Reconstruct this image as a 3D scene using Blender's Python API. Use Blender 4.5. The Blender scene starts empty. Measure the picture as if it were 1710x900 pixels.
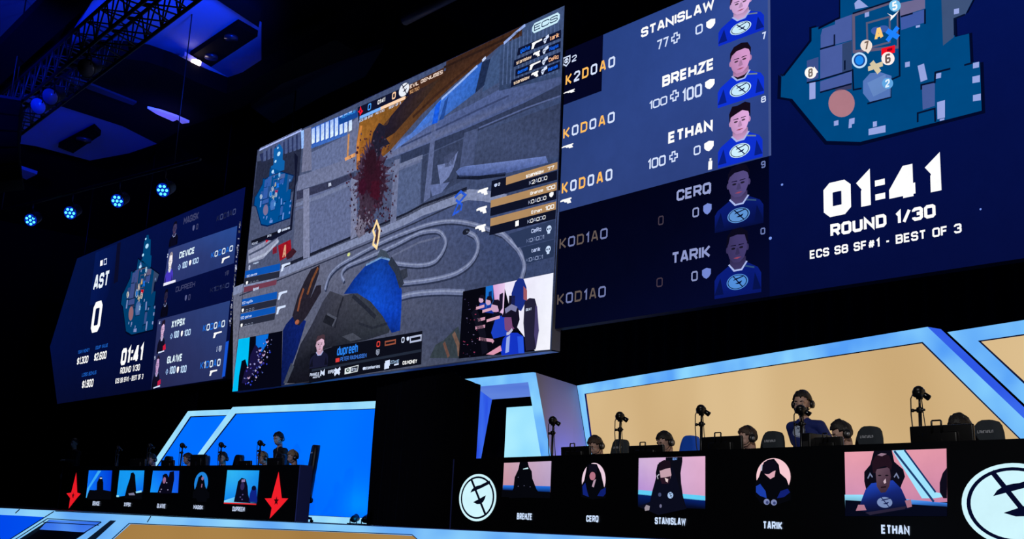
import bpy, bmesh, math, random
import numpy as np
from mathutils import Vector, Matrix, Euler, noise as mnoise

random.seed(7)
S = bpy.context.scene
COL = S.collection

# ------------------------------------------------------------------ camera
F_PX = 1852.03                       # focal length for a 1710 px wide frame
PITCH, ROLL, YAW = math.radians(12.9122), math.radians(-2.7046), math.radians(39.6267)
CAM = Vector((0, 0, 0.15))
_c, _s = math.cos(PITCH), math.sin(PITCH)
_r, _d, _f = np.array([1, 0, 0.]), np.array([0, _s, -_c]), np.array([0, _c, _s])
_cr, _sr = math.cos(ROLL), math.sin(ROLL)
_A = np.array([[math.sin(YAW), -math.cos(YAW), 0], [math.cos(YAW), math.sin(YAW), 0], [0, 0, 1]])
RIGHT, DOWN, FWD = _A @ (_cr * _r + _sr * _d), _A @ (-_sr * _r + _cr * _d), _A @ _f
cd = bpy.data.cameras.new('camera')
cam = bpy.data.objects.new('camera', cd)
COL.objects.link(cam)
mw = Matrix.Identity(4)
for i in range(3):
    mw[i][0], mw[i][1], mw[i][2], mw[i][3] = RIGHT[i], -DOWN[i], -FWD[i], CAM[i]
cam.matrix_world = mw
cd.sensor_width = 36.0
cd.lens = F_PX / 1710 * 36.0
cd.clip_end = 200
S.camera = cam

# ------------------------------------------------------------------ world, lights, exposure
S.view_settings.view_transform = 'Standard'
S.view_settings.look = 'None'
S.view_settings.exposure = 0.0
S.view_settings.gamma = 1.0
S.view_settings.use_curve_mapping = False
w = bpy.data.worlds.new('hall_air')
S.world = w
w.use_nodes = True
w.node_tree.nodes['Background'].inputs[0].default_value = (0.003, 0.005, 0.02, 1)
w.node_tree.nodes['Background'].inputs[1].default_value = 0.15


def spot(name, loc, target, color, power, angle, blend=0.7, size=0.3):
    l = bpy.data.lights.new(name, 'SPOT')
    l.color, l.energy, l.spot_size, l.spot_blend, l.shadow_soft_size = color, power, math.radians(angle), blend, size
    o = bpy.data.objects.new(name, l)
    COL.objects.link(o)
    o.location = loc
    o.rotation_euler = (Vector(target) - Vector(loc)).to_track_quat('-Z', 'Y').to_euler()
    return o


# blue uplights washing the ballroom ceiling, a dim front-of-house wash on the players
spot('ceiling_wash_light', (-16.5, 8.2, 8.3), (-22.6, 7.4, 10.3), (0.0, 0.05, 1.0), 4800, 70, 1.0)
spot('ceiling_wash_light', (-22.5, 9.6, 7.4), (-28.8, 8.8, 9.95), (0.0, 0.02, 1.0), 1200, 70, 1.0)
spot('ceiling_wash_light', (-17.0, 1.0, 6.6), (-24.2, 5.6, 10.1), (0.0, 0.02, 1.0), 8000, 50, .9)
spot('ceiling_wash_light', (-15.0, 9.8, 6.5), (-23.0, 9.6, 10.1), (0.1, 0.09, 1.0), 120, 60, 1.0)
spot('front_wash_light', (-1.0, -3.0, 6.5), (-7.5, 10.0, 1.2), (1.0, 0.97, 0.95), 2600, 44)
spot('front_wash_light', (-12.0, -4.0, 6.5), (-20.0, 10.3, 1.2), (0.66, 0.72, 1.0), 3000, 40)


# ------------------------------------------------------------------ measuring helpers
def ray(px, py):
    return RIGHT * (px - 855) + DOWN * (py - 450) + FWD * F_PX


class Plane:
    """A vertical plane standing in the hall: a point on the floor plan and a direction in degrees."""
    def __init__(self, x, y, ang):
        self.o = np.array([x, y, 0.])
        a = math.radians(ang)
        self.ang = a
        self.d = np.array([math.cos(a), math.sin(a), 0])
        self.n = np.array([math.sin(a), -math.cos(a), 0])      # towards the audience

    def back(self, t):
        q = self.o - self.n * t
        return Plane(q[0], q[1], math.degrees(self.ang))

    def hit(self, px, py):
        r = ray(px, py)
        c = np.array(CAM)
        return c + r * (((self.o - c) @ self.n) / (r @ self.n))

    def uv(self, px, py):
        p = self.hit(px, py)
        return ((p - self.o) @ self.d, p[2])

    def u(self, px, py=740):
        return self.uv(px, py)[0]

    def pt(self, u, z, out=0.0):
        p = self.o + self.d * u + self.n * out
        return (p[0], p[1], z)


def on_height(px, py, z):
    r = ray(px, py)
    c = np.array(CAM)
    return c + r * ((z - c[2]) / r[2])


# ------------------------------------------------------------------ colour and materials
def lin(v):
    v = v / 255.0
    return v / 12.92 if v <= 0.04045 else ((v + 0.055) / 1.055) ** 2.4


def rgb(c):
    return (lin(c[0]), lin(c[1]), lin(c[2]), 1.0)


MATS = {}


def mat(name, c, rough=0.6, metal=0.0, bump=0.0, bscale=40.0, var=0.0):
    if name in MATS:
        return MATS[name]
    m = bpy.data.materials.new(name)
    m.use_nodes = True
    nt = m.node_tree
    b = nt.nodes['Principled BSDF']
    b.inputs['Base Color'].default_value = rgb(c)
    b.inputs['Roughness'].default_value = rough
    b.inputs['Metallic'].default_value = metal
    if rough >= .85: b.inputs['Specular IOR Level'].default_value = .08
    tc = nt.nodes.new('ShaderNodeTexCoord')
    nz = nt.nodes.new('ShaderNodeTexNoise')
    nz.inputs['Scale'].default_value = bscale
    nt.links.new(tc.outputs['Object'], nz.inputs['Vector'])
    if var:
        mx = nt.nodes.new('ShaderNodeMix')
        mx.data_type = 'RGBA'
        q = rgb(c)
        mx.inputs[6].default_value = tuple(max(0, x * (1 - var)) for x in q[:3]) + (1,)
        mx.inputs[7].default_value = tuple(min(1, x * (1 + var)) for x in q[:3]) + (1,)
        nt.links.new(nz.outputs['Fac'], mx.inputs[0])
        nt.links.new(mx.outputs[2], b.inputs['Base Color'])
    if bump:
        bp = nt.nodes.new('ShaderNodeBump')
        bp.inputs['Strength'].default_value = bump
        bp.inputs['Distance'].default_value = 0.01
        nt.links.new(nz.outputs['Fac'], bp.inputs['Height'])
        nt.links.new(bp.outputs['Normal'], b.inputs['Normal'])
    MATS[name] = m
    return m


def glow(name, c1, c2=None, strength=1.0, scale=0.6, detail=2.0, sample=True, stretch=(1, 1, 1), cloth=None):
    """A lit panel, light box or lamp: emission between two near tones by soft noise."""
    if name in MATS:
        return MATS[name]
    m = bpy.data.materials.new(name)
    m.use_nodes = True
    nt = m.node_tree
    nt.nodes.remove(nt.nodes['Principled BSDF'])
    e = nt.nodes.new('ShaderNodeEmission')
    e.inputs['Strength'].default_value = strength
    e.inputs['Color'].default_value = rgb(c1)
    nt.links.new(e.outputs[0], nt.nodes['Material Output'].inputs['Surface'])
    if cloth:                                                    # translucent cloth: it glows and also takes light from in front
        df = nt.nodes.new('ShaderNodeBsdfDiffuse')
        df.inputs['Color'].default_value = rgb(cloth)
        ad = nt.nodes.new('ShaderNodeAddShader')
        nt.links.new(e.outputs[0], ad.inputs[0])
        nt.links.new(df.outputs[0], ad.inputs[1])
        nt.links.new(ad.outputs[0], nt.nodes['Material Output'].inputs['Surface'])
    if c2:
        tc = nt.nodes.new('ShaderNodeTexCoord')
        mp = nt.nodes.new('ShaderNodeMapping')
        mp.inputs['Scale'].default_value = stretch
        nz = nt.nodes.new('ShaderNodeTexNoise')
        nz.inputs['Scale'].default_value = scale
        nz.inputs['Detail'].default_value = detail
        mr = nt.nodes.new('ShaderNodeMapRange')
        mr.inputs[1].default_value, mr.inputs[2].default_value = 0.3, 0.7
        mx = nt.nodes.new('ShaderNodeMix')
        mx.data_type = 'RGBA'
        mx.inputs[6].default_value, mx.inputs[7].default_value = rgb(c1), rgb(c2)
        nt.links.new(tc.outputs['Object'], mp.inputs[0])
        nt.links.new(mp.outputs[0], nz.inputs['Vector'])
        nt.links.new(nz.outputs['Fac'], mr.inputs[0])
        nt.links.new(mr.outputs[0], mx.inputs[0])
        nt.links.new(mx.outputs[2], e.inputs['Color'])
    if not sample:
        m.cycles.emission_sampling = 'NONE'
    MATS[name] = m
    return m


def picture_material(name, grain, gscale):
    """What an LED wall shows: the colours of the picture, with the fine grain of the diodes."""
    m = bpy.data.materials.new(name)
    m.use_nodes = True
    nt = m.node_tree
    nt.nodes.remove(nt.nodes['Principled BSDF'])
    e = nt.nodes.new('ShaderNodeEmission')
    at = nt.nodes.new('ShaderNodeAttribute')
    at.attribute_name = 'picture'
    tc = nt.nodes.new('ShaderNodeTexCoord')
    nz = nt.nodes.new('ShaderNodeTexNoise')
    nz.inputs['Scale'].default_value = gscale
    nz.inputs['Detail'].default_value = 6.0
    nz.inputs['Roughness'].default_value = 0.65
    mr = nt.nodes.new('ShaderNodeMapRange')
    mr.inputs[1].default_value, mr.inputs[2].default_value = 0.3, 0.7
    mr.inputs[3].default_value, mr.inputs[4].default_value = 1 - grain, 1 + grain
    mx = nt.nodes.new('ShaderNodeVectorMath')
    mx.operation = 'SCALE'
    nt.links.new(tc.outputs['Object'], nz.inputs['Vector'])
    nt.links.new(nz.outputs['Fac'], mr.inputs[0])
    nt.links.new(at.outputs['Color'], mx.inputs[0])
    nt.links.new(mr.outputs[0], mx.inputs['Scale'])
    nt.links.new(mx.outputs[0], e.inputs['Color'])
    nt.links.new(e.outputs[0], nt.nodes['Material Output'].inputs['Surface'])
    m.cycles.emission_sampling = 'NONE'
    MATS[name] = m
    return m


PIC = picture_material('led_picture', 0.05, 3.0)
PIC_GRAIN = picture_material('led_game_picture', 0.33, 11.0)


# ------------------------------------------------------------------ objects
def tag(o, label=None, cat=None, group=None, kind=None):
    if label: o['label'] = label
    if cat: o['category'] = cat
    if group: o['group'] = group
    if kind: o['kind'] = kind
    return o


def empty(name, loc, rz=0.0, label=None, cat=None, group=None):
    o = bpy.data.objects.new(name, None)
    o.empty_display_size = 0.2
    o.location = loc
    o.rotation_euler = (0, 0, rz)
    COL.objects.link(o)
    return tag(o, label, cat, group)


def wloc(o):
    v = Vector((0, 0, 0))
    while o is not None:
        v = v + Vector(o.location)
        o = o.parent
    return v


class MB:
    """Collects shapes; build() links them as one mesh object."""
    def __init__(self):
        self.v, self.f, self.m, self.sm = [], [], [], []

    def add(self, verts, faces, mi=0, smooth=False):
        k = len(self.v)
        self.v += [tuple(p) for p in verts]
        for f in faces:
            self.f.append([i + k for i in f]); self.m.append(mi); self.sm.append(smooth)
        return self

    def box(self, c, s, mi=0, rot=None, taper=1.0):
        x, y, z = s[0] / 2, s[1] / 2, s[2] / 2
        vs = [(-x, -y, -z), (x, -y, -z), (x, y, -z), (-x, y, -z),
              (-x * taper, -y * taper, z), (x * taper, -y * taper, z), (x * taper, y * taper, z), (-x * taper, y * taper, z)]
        R = Euler(rot).to_matrix() if rot else Matrix.Identity(3)
        vs = [R @ Vector(p) + Vector(c) for p in vs]
        return self.add(vs, [(0, 3, 2, 1), (4, 5, 6, 7), (0, 1, 5, 4), (1, 2, 6, 5), (2, 3, 7, 6), (3, 0, 4, 7)], mi)

    def rbox(self, c, s, r=0.02, mi=0, rot=None, seg=3):
        bm = bmesh.new()
        bmesh.ops.create_cube(bm, size=1.0)
        bmesh.ops.scale(bm, vec=s, verts=bm.verts)
        bmesh.ops.bevel(bm, geom=bm.edges[:], offset=min(r, min(s) * 0.49), segments=seg, affect='EDGES', profile=0.5)
        R = Euler(rot).to_matrix() if rot else Matrix.Identity(3)
        bm.verts.index_update()
        vs = [R @ v.co + Vector(c) for v in bm.verts]
        fs = [[v.index for v in f.verts] for f in bm.faces]
        bm.free()
        return self.add(vs, fs, mi, True)

    def tube(self, pts, r, n=8, mi=0, cap=True):
        pts = [Vector(p) for p in pts]
        rs = r if isinstance(r, (list, tuple)) else [r] * len(pts)
        vs, fs = [], []
        ref = None
        for i, p in enumerate(pts):
            t = (pts[min(i + 1, len(pts) - 1)] - pts[max(i - 1, 0)]).normalized()
            if ref is None:
                ref = t.orthogonal().normalized()
            ref = (ref - t * ref.dot(t))
            ref = ref.normalized() if ref.length > 1e-6 else t.orthogonal().normalized()
            b = t.cross(ref)
            for k in range(n):
                a = 2 * math.pi * k / n
                vs.append(p + (ref * math.cos(a) + b * math.sin(a)) * rs[i])
        for i in range(len(pts) - 1):
            for k in range(n):
                k2 = (k + 1) % n
                fs.append((i * n + k, i * n + k2, (i + 1) * n + k2, (i + 1) * n + k))
        if cap:
            fs.append(tuple(range(n - 1, -1, -1)))
            q = (len(pts) - 1) * n
            fs.append(tuple(range(q, q + n)))
        return self.add(vs, fs, mi, True)

    def ball(self, c, s, n=16, m=10, mi=0, R=None):
        vs, fs = [], []
        for j in range(m + 1):
            a = math.pi * j / m
            for k in range(n):
                b = 2 * math.pi * k / n
                p = Vector((math.sin(a) * math.cos(b) * s[0], math.sin(a) * math.sin(b) * s[1], math.cos(a) * s[2]))
                if R is not None: p = R @ p
                vs.append(p + Vector(c))
        for j in range(m):
            for k in range(n):
                k2 = (k + 1) % n
                if j == 0: fs.append((0 * n + k, (j + 1) * n + k, (j + 1) * n + k2))
                elif j == m - 1: fs.append((j * n + k, (j + 1) * n + k, j * n + k2))
                else: fs.append((j * n + k, (j + 1) * n + k, (j + 1) * n + k2, j * n + k2))
        return self.add(vs, fs, mi, True)

    def prism(self, loop, depth, axis=(0, 0, 1), mi=0, side=None):
        """Extrude a closed loop of 3D points by depth along axis."""
        a = Vector(axis) * depth
        n = len(loop)
        vs = [Vector(p) for p in loop] + [Vector(p) + a for p in loop]
        self.add(vs, [tuple(range(n - 1, -1, -1)), tuple(range(n, 2 * n))], mi)
        self.add(vs, [(i, (i + 1) % n, (i + 1) % n + n, i + n) for i in range(n)], mi if side is None else side)
        return self

    def build(self, name, mats, parent=None, loc=None, world=False, label=None):
        """world: the shapes were given in world coordinates and move under the parent (or get an origin at loc)."""
        me = bpy.data.meshes.new(name)
        off = Vector((0, 0, 0))
        if world:
            if parent is not None: off = wloc(parent)
            elif loc is not None: off = Vector(loc)
            else:
                a = np.array([tuple(p) for p in self.v])
                off = Vector(((a[:, 0].min() + a[:, 0].max()) / 2, (a[:, 1].min() + a[:, 1].max()) / 2, a[:, 2].min()))
        me.from_pydata([tuple(Vector(p) - off) for p in self.v], [], self.f)
        for m in (mats if isinstance(mats, (list, tuple)) else [mats]):
            me.materials.append(m)
        me.polygons.foreach_set('material_index', self.m)
        me.polygons.foreach_set('use_smooth', self.sm)
        bm = bmesh.new(); bm.from_mesh(me)
        bmesh.ops.remove_doubles(bm, verts=bm.verts, dist=1e-6)
        bmesh.ops.recalc_face_normals(bm, faces=bm.faces)
        bm.to_mesh(me); bm.free()
        o = bpy.data.objects.new(name, me)
        if parent is not None: o.parent = parent
        elif world: o.location = off
        elif loc is not None: o.location = loc
        if label: o['label'] = label
        COL.objects.link(o)
        return o


def copy_tree(o, parent=None):
    c = o.copy()
    COL.objects.link(c)
    if parent is not None: c.parent = parent
    for ch in [x for x in bpy.data.objects if x.parent is o]:
        copy_tree(ch, c)
    return c
# ------------------------------------------------------------------ lettering: a squared, chamfered stroke alphabet
_c1, _c2 = 0.18, 0.82
_O = [[(_c1, 0), (_c2, 0), (1, .13), (1, .87), (_c2, 1), (_c1, 1), (0, .87), (0, .13), (_c1, 0)]]
GL = {
 'A': (1, [[(0, -.06), (.4, 1), (.6, 1), (1, -.06)], [(.15, .27), (.85, .27)]]),
 'B': (1, [[(0, 0), (0, 1), (.8, 1), (.97, .88), (.97, .63), (.8, .53), (1, .42), (1, .13), (.82, 0), (0, 0)], [(0, .53), (.8, .53)]]),
 'C': (.95, [[(1, .68), (1, .87), (.82, 1), (.18, 1), (0, .87), (0, .13), (.18, 0), (.82, 0), (1, .13), (1, .32)]]),
 'D': (1, [[(0, 0), (0, 1), (.78, 1), (1, .84), (1, .16), (.78, 0), (0, 0)]]),
 'E': (.85, [[(1, 1), (0, 1), (0, 0), (1, 0)], [(0, .51), (.9, .51)]]),
 'F': (.85, [[(1, 1), (0, 1), (0, -.06)], [(0, .5), (.9, .5)]]),
 'G': (1, [[(1, .72), (1, .87), (.82, 1), (.18, 1), (0, .87), (0, .13), (.18, 0), (.82, 0), (1, .13), (1, .47), (.5, .47)]]),
 'H': (1, [[(0, -.06), (0, 1.06)], [(1, -.06), (1, 1.06)], [(0, .5), (1, .5)]]),
 'I': (.01, [[(.5, -.06), (.5, 1.06)]]),
 'K': (1, [[(0, -.06), (0, 1.06)], [(1, 1.04), (.25, .5), (1, -.04)], [(0, .5), (.25, .5)]]),
 'L': (.8, [[(0, 1.06), (0, 0), (1, 0)]]),
 'M': (1.25, [[(0, -.06), (0, 1), (.5, .4), (1, 1), (1, -.06)]]),
 'N': (1.05, [[(0, -.06), (0, .97), (1, .03), (1, 1.06)]]),
 'O': (1, _O), '0': (1, _O),
 'P': (1, [[(0, -.06), (0, 1), (.82, 1), (1, .87), (1, .56), (.82, .43), (0, .43)]]),
 'Q': (1, _O + [[(.6, .25), (1.02, -.15)]]),
 'R': (1, [[(0, -.06), (0, 1), (.82, 1), (1, .87), (1, .58), (.82, .45), (0, .45)], [(.55, .45), (1, -.05)]]),
 'S': (.95, [[(1, .73), (1, .87), (.82, 1), (.18, 1), (0, .87), (0, .65), (.18, .53), (.82, .5), (1, .38), (1, .13), (.82, 0), (.18, 0), (0, .13), (0, .28)]]),
 'T': (.95, [[(0, 1), (1, 1)], [(.5, 1), (.5, -.06)]]),
 'U': (1, [[(0, 1.06), (0, .13), (.18, 0), (.82, 0), (1, .13), (1, 1.06)]]),
 'V': (1, [[(0, 1.05), (.42, 0), (.58, 0), (1, 1.05)]]),
 'W': (1.5, [[(0, 1.05), (.22, 0), (.5, .8), (.78, 0), (1, 1.05)]]),
 'X': (1, [[(0, 1.05), (1, -.05)], [(1, 1.05), (0, -.05)]]),
 'Y': (1, [[(0, 1.05), (.5, .48), (1, 1.05)], [(.5, .48), (.5, -.06)]]),
 'Z': (.95, [[(0, 1), (1, 1), (0, 0), (1, 0)]]),
 '1': (.38, [[(0, .78), (.9, 1), (.9, -.06)]]),
 '2': (.95, [[(0, .75), (0, .87), (.18, 1), (.82, 1), (1, .87), (1, .6), (0, .12), (0, 0), (1, 0)]]),
 '3': (.95, [[(0, .78), (0, .87), (.18, 1), (.82, 1), (1, .87), (1, .64), (.82, .52), (1, .4), (1, .13), (.82, 0), (.18, 0), (0, .13), (0, .22)], [(.4, .52), (.82, .52)]]),
 '4': (1, [[(.7, -.06), (.7, 1), (.6, 1), (0, .3), (0, .24), (1.06, .24)]]),
 '5': (.95, [[(.95, 1), (0, 1), (0, .56), (.82, .56), (1, .43), (1, .13), (.82, 0), (.18, 0), (0, .13), (0, .2)]]),
 '6': (1, [[(.95, .82), (.82, 1), (.18, 1), (0, .87), (0, .13), (.18, 0), (.82, 0), (1, .13), (1, .4), (.82, .53), (0, .53)]]),
 '7': (.95, [[(0, 1), (1, 1), (.45, -.06)]]),
 '8': (1, [[(.18, .53), (.03, .65), (.03, .87), (.18, 1), (.82, 1), (.97, .87), (.97, .65), (.82, .53), (1, .4), (1, .13), (.82, 0), (.18, 0), (0, .13), (0, .4), (.18, .53), (.82, .53)]]),
 '9': (1, [[(.05, .18), (.18, 0), (.82, 0), (1, .13), (1, .87), (.82, 1), (.18, 1), (0, .87), (0, .6), (.18, .47), (1, .47)]]),
 '/': (.7, [[(0, -.06), (1, 1.06)]]), '-': (.5, [[(0, .45), (1, .45)]]),
 ':': (.01, [[(.5, .08), (.5, .32)], [(.5, .64), (.5, .88)]]), '.': (.01, [[(.5, -.06), (.5, .14)]]), ',': (.01, [[(.5, .12), (.5, -.1)]]),
 '#': (1.1, [[(.2, 0), (.4, 1)], [(.6, 0), (.8, 1)], [(0, .33), (.95, .33)], [(.08, .67), (1, .67)]]),
 '$': (.95, [[(1, .75), (.82, .92), (.18, .92), (0, .8), (0, .62), (.18, .52), (.82, .48), (1, .36), (1, .2), (.82, .08), (.18, .08), (0, .25)], [(.5, 1.1), (.5, -.1)]]),
 ' ': (.45, []),
 'a': (.9, [[(.05, .7), (.85, .7), (1, .6), (1, 0), (.15, 0), (0, .1), (0, .28), (.15, .38), (1, .38)]]),
 'b': (.9, [[(0, 1), (0, 0), (.85, 0), (1, .12), (1, .58), (.85, .7), (0, .7)]]),
 'c': (.85, [[(1, .7), (.15, .7), (0, .58), (0, .12), (.15, 0), (1, 0)]]),
 'd': (.9, [[(1, 1), (1, 0), (.15, 0), (0, .12), (0, .58), (.15, .7), (1, .7)]]),
 'e': (.9, [[(0, .35), (1, .35), (1, .58), (.85, .7), (.15, .7), (0, .58), (0, .12), (.15, 0), (.95, 0)]]),
 'g': (.9, [[(1, .7), (.15, .7), (0, .58), (0, .14), (.15, .04), (1, .04)], [(1, .7), (1, -.2), (.1, -.2)]]),
 'h': (.9, [[(0, 1), (0, -.05)], [(0, .7), (.85, .7), (1, .58), (1, -.05)]]),
 'i': (.01, [[(.5, .72), (.5, -.05)], [(.5, .86), (.5, 1)]]),
 'k': (.85, [[(0, 1), (0, -.05)], [(1, .72), (.2, .36), (1, -.05)]]),
 'l': (.01, [[(.5, 1), (.5, -.05)]]),
 'm': (1.3, [[(0, -.05), (0, .7), (1, .7), (1, -.05)], [(.5, .7), (.5, -.05)]]),
 'n': (.9, [[(0, -.05), (0, .7), (.85, .7), (1, .58), (1, -.05)]]),
 'o': (.9, [[(0, 0), (1, 0), (1, .7), (0, .7), (0, 0)]]),
 'p': (.9, [[(0, -.25), (0, .7), (.85, .7), (1, .58), (1, .12), (.85, 0), (0, 0)]]),
 'q': (.9, [[(1, -.25), (1, .7), (.15, .7), (0, .58), (0, .12), (.15, 0), (1, 0)]]),
 'r': (.6, [[(0, -.05), (0, .7), (1, .7)]]),
 's': (.85, [[(1, .7), (.1, .7), (0, .6), (0, .45), (.1, .36), (.9, .34), (1, .25), (1, .1), (.9, 0), (0, 0)]]),
 't': (.6, [[(.35, .95), (.35, .1), (.5, 0), (1, 0)], [(0, .7), (1, .7)]]),
 'u': (.9, [[(0, .74), (0, .12), (.15, 0), (1, 0)], [(1, .74), (1, 0)]]),
 'v': (.9, [[(0, .74), (.5, 0), (1, .74)]]),
 'w': (1.3, [[(0, .74), (.25, 0), (.5, .6), (.75, 0), (1, .74)]]),
 'x': (.9, [[(0, .72), (1, -.02)], [(1, .72), (0, -.02)]]),
 'y': (.9, [[(0, .74), (0, .1), (1, .1)], [(1, .74), (1, -.2), (.1, -.2)]]),
 'z': (.85, [[(0, .7), (1, .7), (0, 0), (1, 0)]]),
}


def stroke_quads(pts, t, closed=False):
    """Mitred strip of quads of width t along a 2D polyline."""
    P = [np.array(p, float) for p in pts]
    if len(P) > 2 and np.allclose(P[0], P[-1]):
        P = P[:-1]; closed = True
    n = len(P)
    L, R = [], []
    for i in range(n):
        a = P[i] - P[i - 1] if (i > 0 or closed) else P[1] - P[0]
        b = P[(i + 1) % n] - P[i] if (i < n - 1 or closed) else a
        if i == 0 and not closed: a = b
        a = a / (np.linalg.norm(a) + 1e-12); b = b / (np.linalg.norm(b) + 1e-12)
        na, nb = np.array([-a[1], a[0]]), np.array([-b[1], b[0]])
        m = na + nb
        k = np.linalg.norm(m)
        if k < 0.35: m = na; s = 1.0
        else: m = m / k; s = min(1 / max(m @ na, 0.3), 2.2)
        L.append(P[i] + m * s * t / 2); R.append(P[i] - m * s * t / 2)
    out = []
    for i in range(n if closed else n - 1):
        j = (i + 1) % n
        out.append([tuple(L[i]), tuple(L[j]), tuple(R[j]), tuple(R[i])])
    return out


def ell(cx, cy, rx, ry, n=28, a0=0.0, a1=360.0):
    full = abs(a1 - a0) >= 359.9
    k = n if full else n + 1
    return [(cx + rx * math.cos(math.radians(a0 + (a1 - a0) * i / n)), cy + ry * math.sin(math.radians(a0 + (a1 - a0) * i / n))) for i in range(k)]


class Art:
    """Flat pictures and lettering that lie on a plane of the hall (an LED wall, a desk front)."""
    def __init__(self, plane, base=0.004, step=0.0012):
        self.p, self.base, self.step = plane, base, step
        self.reset()

    def reset(self):
        self.v, self.f, self.c, self.cuts = [], [], [], []

    def cut(self):
        if not self.cuts or self.cuts[-1] != (len(self.v), len(self.f)): self.cuts.append((len(self.v), len(self.f)))

    def uv(self, *pts):
        return [self.p.uv(*q) for q in pts]

    def shape(self, uvs, col, lay=0):
        k = len(self.v)
        o = self.base + lay * self.step
        self.v += [self.p.pt(u, z, o) for u, z in uvs]
        self.f.append(list(range(k, k + len(uvs))))
        if isinstance(col, list): self.c += [rgb(q) for q in col]
        else: self.c += [rgb(col)] * len(uvs)

    def poly(self, pts, col, lay=0):
        self.shape([self.p.uv(*q) for q in pts], col, lay)

    def line(self, pts, t, col, lay=0, closed=False, px=True):
        q = [self.p.uv(*a) for a in pts] if px else pts
        for s in stroke_quads(q, t, closed): self.shape(s, col, lay)

    def curve(self, pts, t, col, lay=0):
        q = [np.array(self.p.uv(*a)) for a in pts]
        q = [2 * q[0] - q[1]] + q + [2 * q[-1] - q[-2]]
        out = []
        for i in range(1, len(q) - 2):
            for k in range(7):
                x = k / 7
                out.append(.5 * (2 * q[i] + (q[i + 1] - q[i - 1]) * x + (2 * q[i - 1] - 5 * q[i] + 4 * q[i + 1] - q[i + 2]) * x * x + (3 * q[i] - q[i - 1] - 3 * q[i + 1] + q[i + 2]) * x ** 3))
        out.append(q[-2])
        for s in stroke_quads(out, t): self.shape(s, col, lay)

    def oval(self, c, r, col, lay=0, n=28, a0=0, a1=360):
        """centre in px, radii in px measured along the picture's width and height at that centre"""
        u, z = self.p.uv(*c)
        u2 = self.p.uv(c[0] + r[0], c[1])[0]
        z2 = self.p.uv(c[0], c[1] - r[1])[1]
        self.shape(ell(u, z, abs(u2 - u), abs(z2 - z), n, a0, a1), col, lay)

    def box2(self, bl, tr):
        a, b = self.p.uv(*bl), self.p.uv(*tr)
        return a[0], a[1], b[0], b[1]

    def text(self, s, bl, tr, col, t=0.2, lay=4, gap=0.42):
        self.cut()
        u0, z0, u1, z1 = self.box2(bl, tr)
        self.text_uv(s, u0, z0, u1, z1, col, t, lay, gap)

    def text_uv(self, s, u0, z0, u1, z1, col, t=0.2, lay=4, gap=0.42, slant=0.0):
        h = z1 - z0
        th = t * h
        wu = sum(GL[ch][0] for ch in s)
        wg = len(s) * th + (len(s) - 1) * gap * th
        k = max((u1 - u0 - wg) / max(wu, .05), 0.02 * h)
        if u1 - u0 < wg * 1.25:
            th = (u1 - u0) / wg * th * 0.72
            wg = len(s) * th + (len(s) - 1) * gap * th
            k = (u1 - u0 - wg) / max(wu, .05)
        x = u0
        for i, ch in enumerate(s):
            wd, strokes = GL[ch]
            wd = wd * k
            cc = col[i] if isinstance(col, list) else col
            for st in strokes:
                q = [(x + th / 2 + a * wd, z0 + th / 2 + b * (h - th)) for a, b in st]
                q = [(a + slant * (b - z0), b) for a, b in q]
                for sq in stroke_quads(q, th): self.shape(sq, cc, lay)
            x += wd + th + gap * th

    def part(self, name, parent, label=None, material=None):
        """Link what was drawn as a part of parent; lettering and pictograms become one part per word or sign."""
        cuts = [(0, 0)]
        if name.endswith('lettering') or name in ('pictogram', 'seat_number'):
            cuts = self.cuts if self.cuts and self.cuts[0] == (0, 0) else [(0, 0)] + self.cuts
        cuts = cuts + [(len(self.v), len(self.f))]
        off = wloc(parent)
        for (v0, f0), (v1, f1) in zip(cuts[:-1], cuts[1:]):
            me = bpy.data.meshes.new(name)
            me.from_pydata([tuple(Vector(p) - off) for p in self.v[v0:v1]], [], [[i - v0 for i in f] for f in self.f[f0:f1]])
            me.materials.append(material or PIC)
            at = me.attributes.new('picture', 'FLOAT_COLOR', 'POINT')
            at.data.foreach_set('color', [x for c in self.c[v0:v1] for x in c])
            o = bpy.data.objects.new(name, me)
            o.parent = parent
            if label: o['label'] = label
            COL.objects.link(o)
        self.reset()


def dim(c, k):
    return tuple(max(0, min(255, x * k)) for x in c)


WHITE = (255, 255, 255)
OFFW = (215, 228, 255)
GOLD = (255, 190, 95)


# ------------------------------------------------------------------ small pictograms drawn on the screens
def shield(a, bl, tr, col, lay=4):
    a.cut()
    u0, z0, u1, z1 = a.box2(bl, tr)
    W, H = u1 - u0, z1 - z0
    a.shape([(u0 + W * x, z0 + H * y) for x, y in ((0, .85), (.5, 1), (1, .85), (1, .4), (.8, .15), (.5, 0), (.2, .15), (0, .4))], col, lay)


def skull(a, c, r, col, hole, lay=4):
    a.cut()
    u, z = a.p.uv(*c)
    r = abs(a.p.uv(c[0], c[1] - r)[1] - z)
    a.shape(ell(u, z + .15 * r, .85 * r, .8 * r, 16), col, lay)
    a.shape([(u - .45 * r, z - .5 * r), (u + .45 * r, z - .5 * r), (u + .4 * r, z - r), (u - .4 * r, z - r)], col, lay)
    for s in (-1, 1): a.shape(ell(u + s * .36 * r, z + .1 * r, .24 * r, .26 * r, 10), hole, lay + 1)
    a.shape([(u - .12 * r, z - .35 * r), (u + .12 * r, z - .35 * r), (u, z - .12 * r)], hole, lay + 1)


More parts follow.
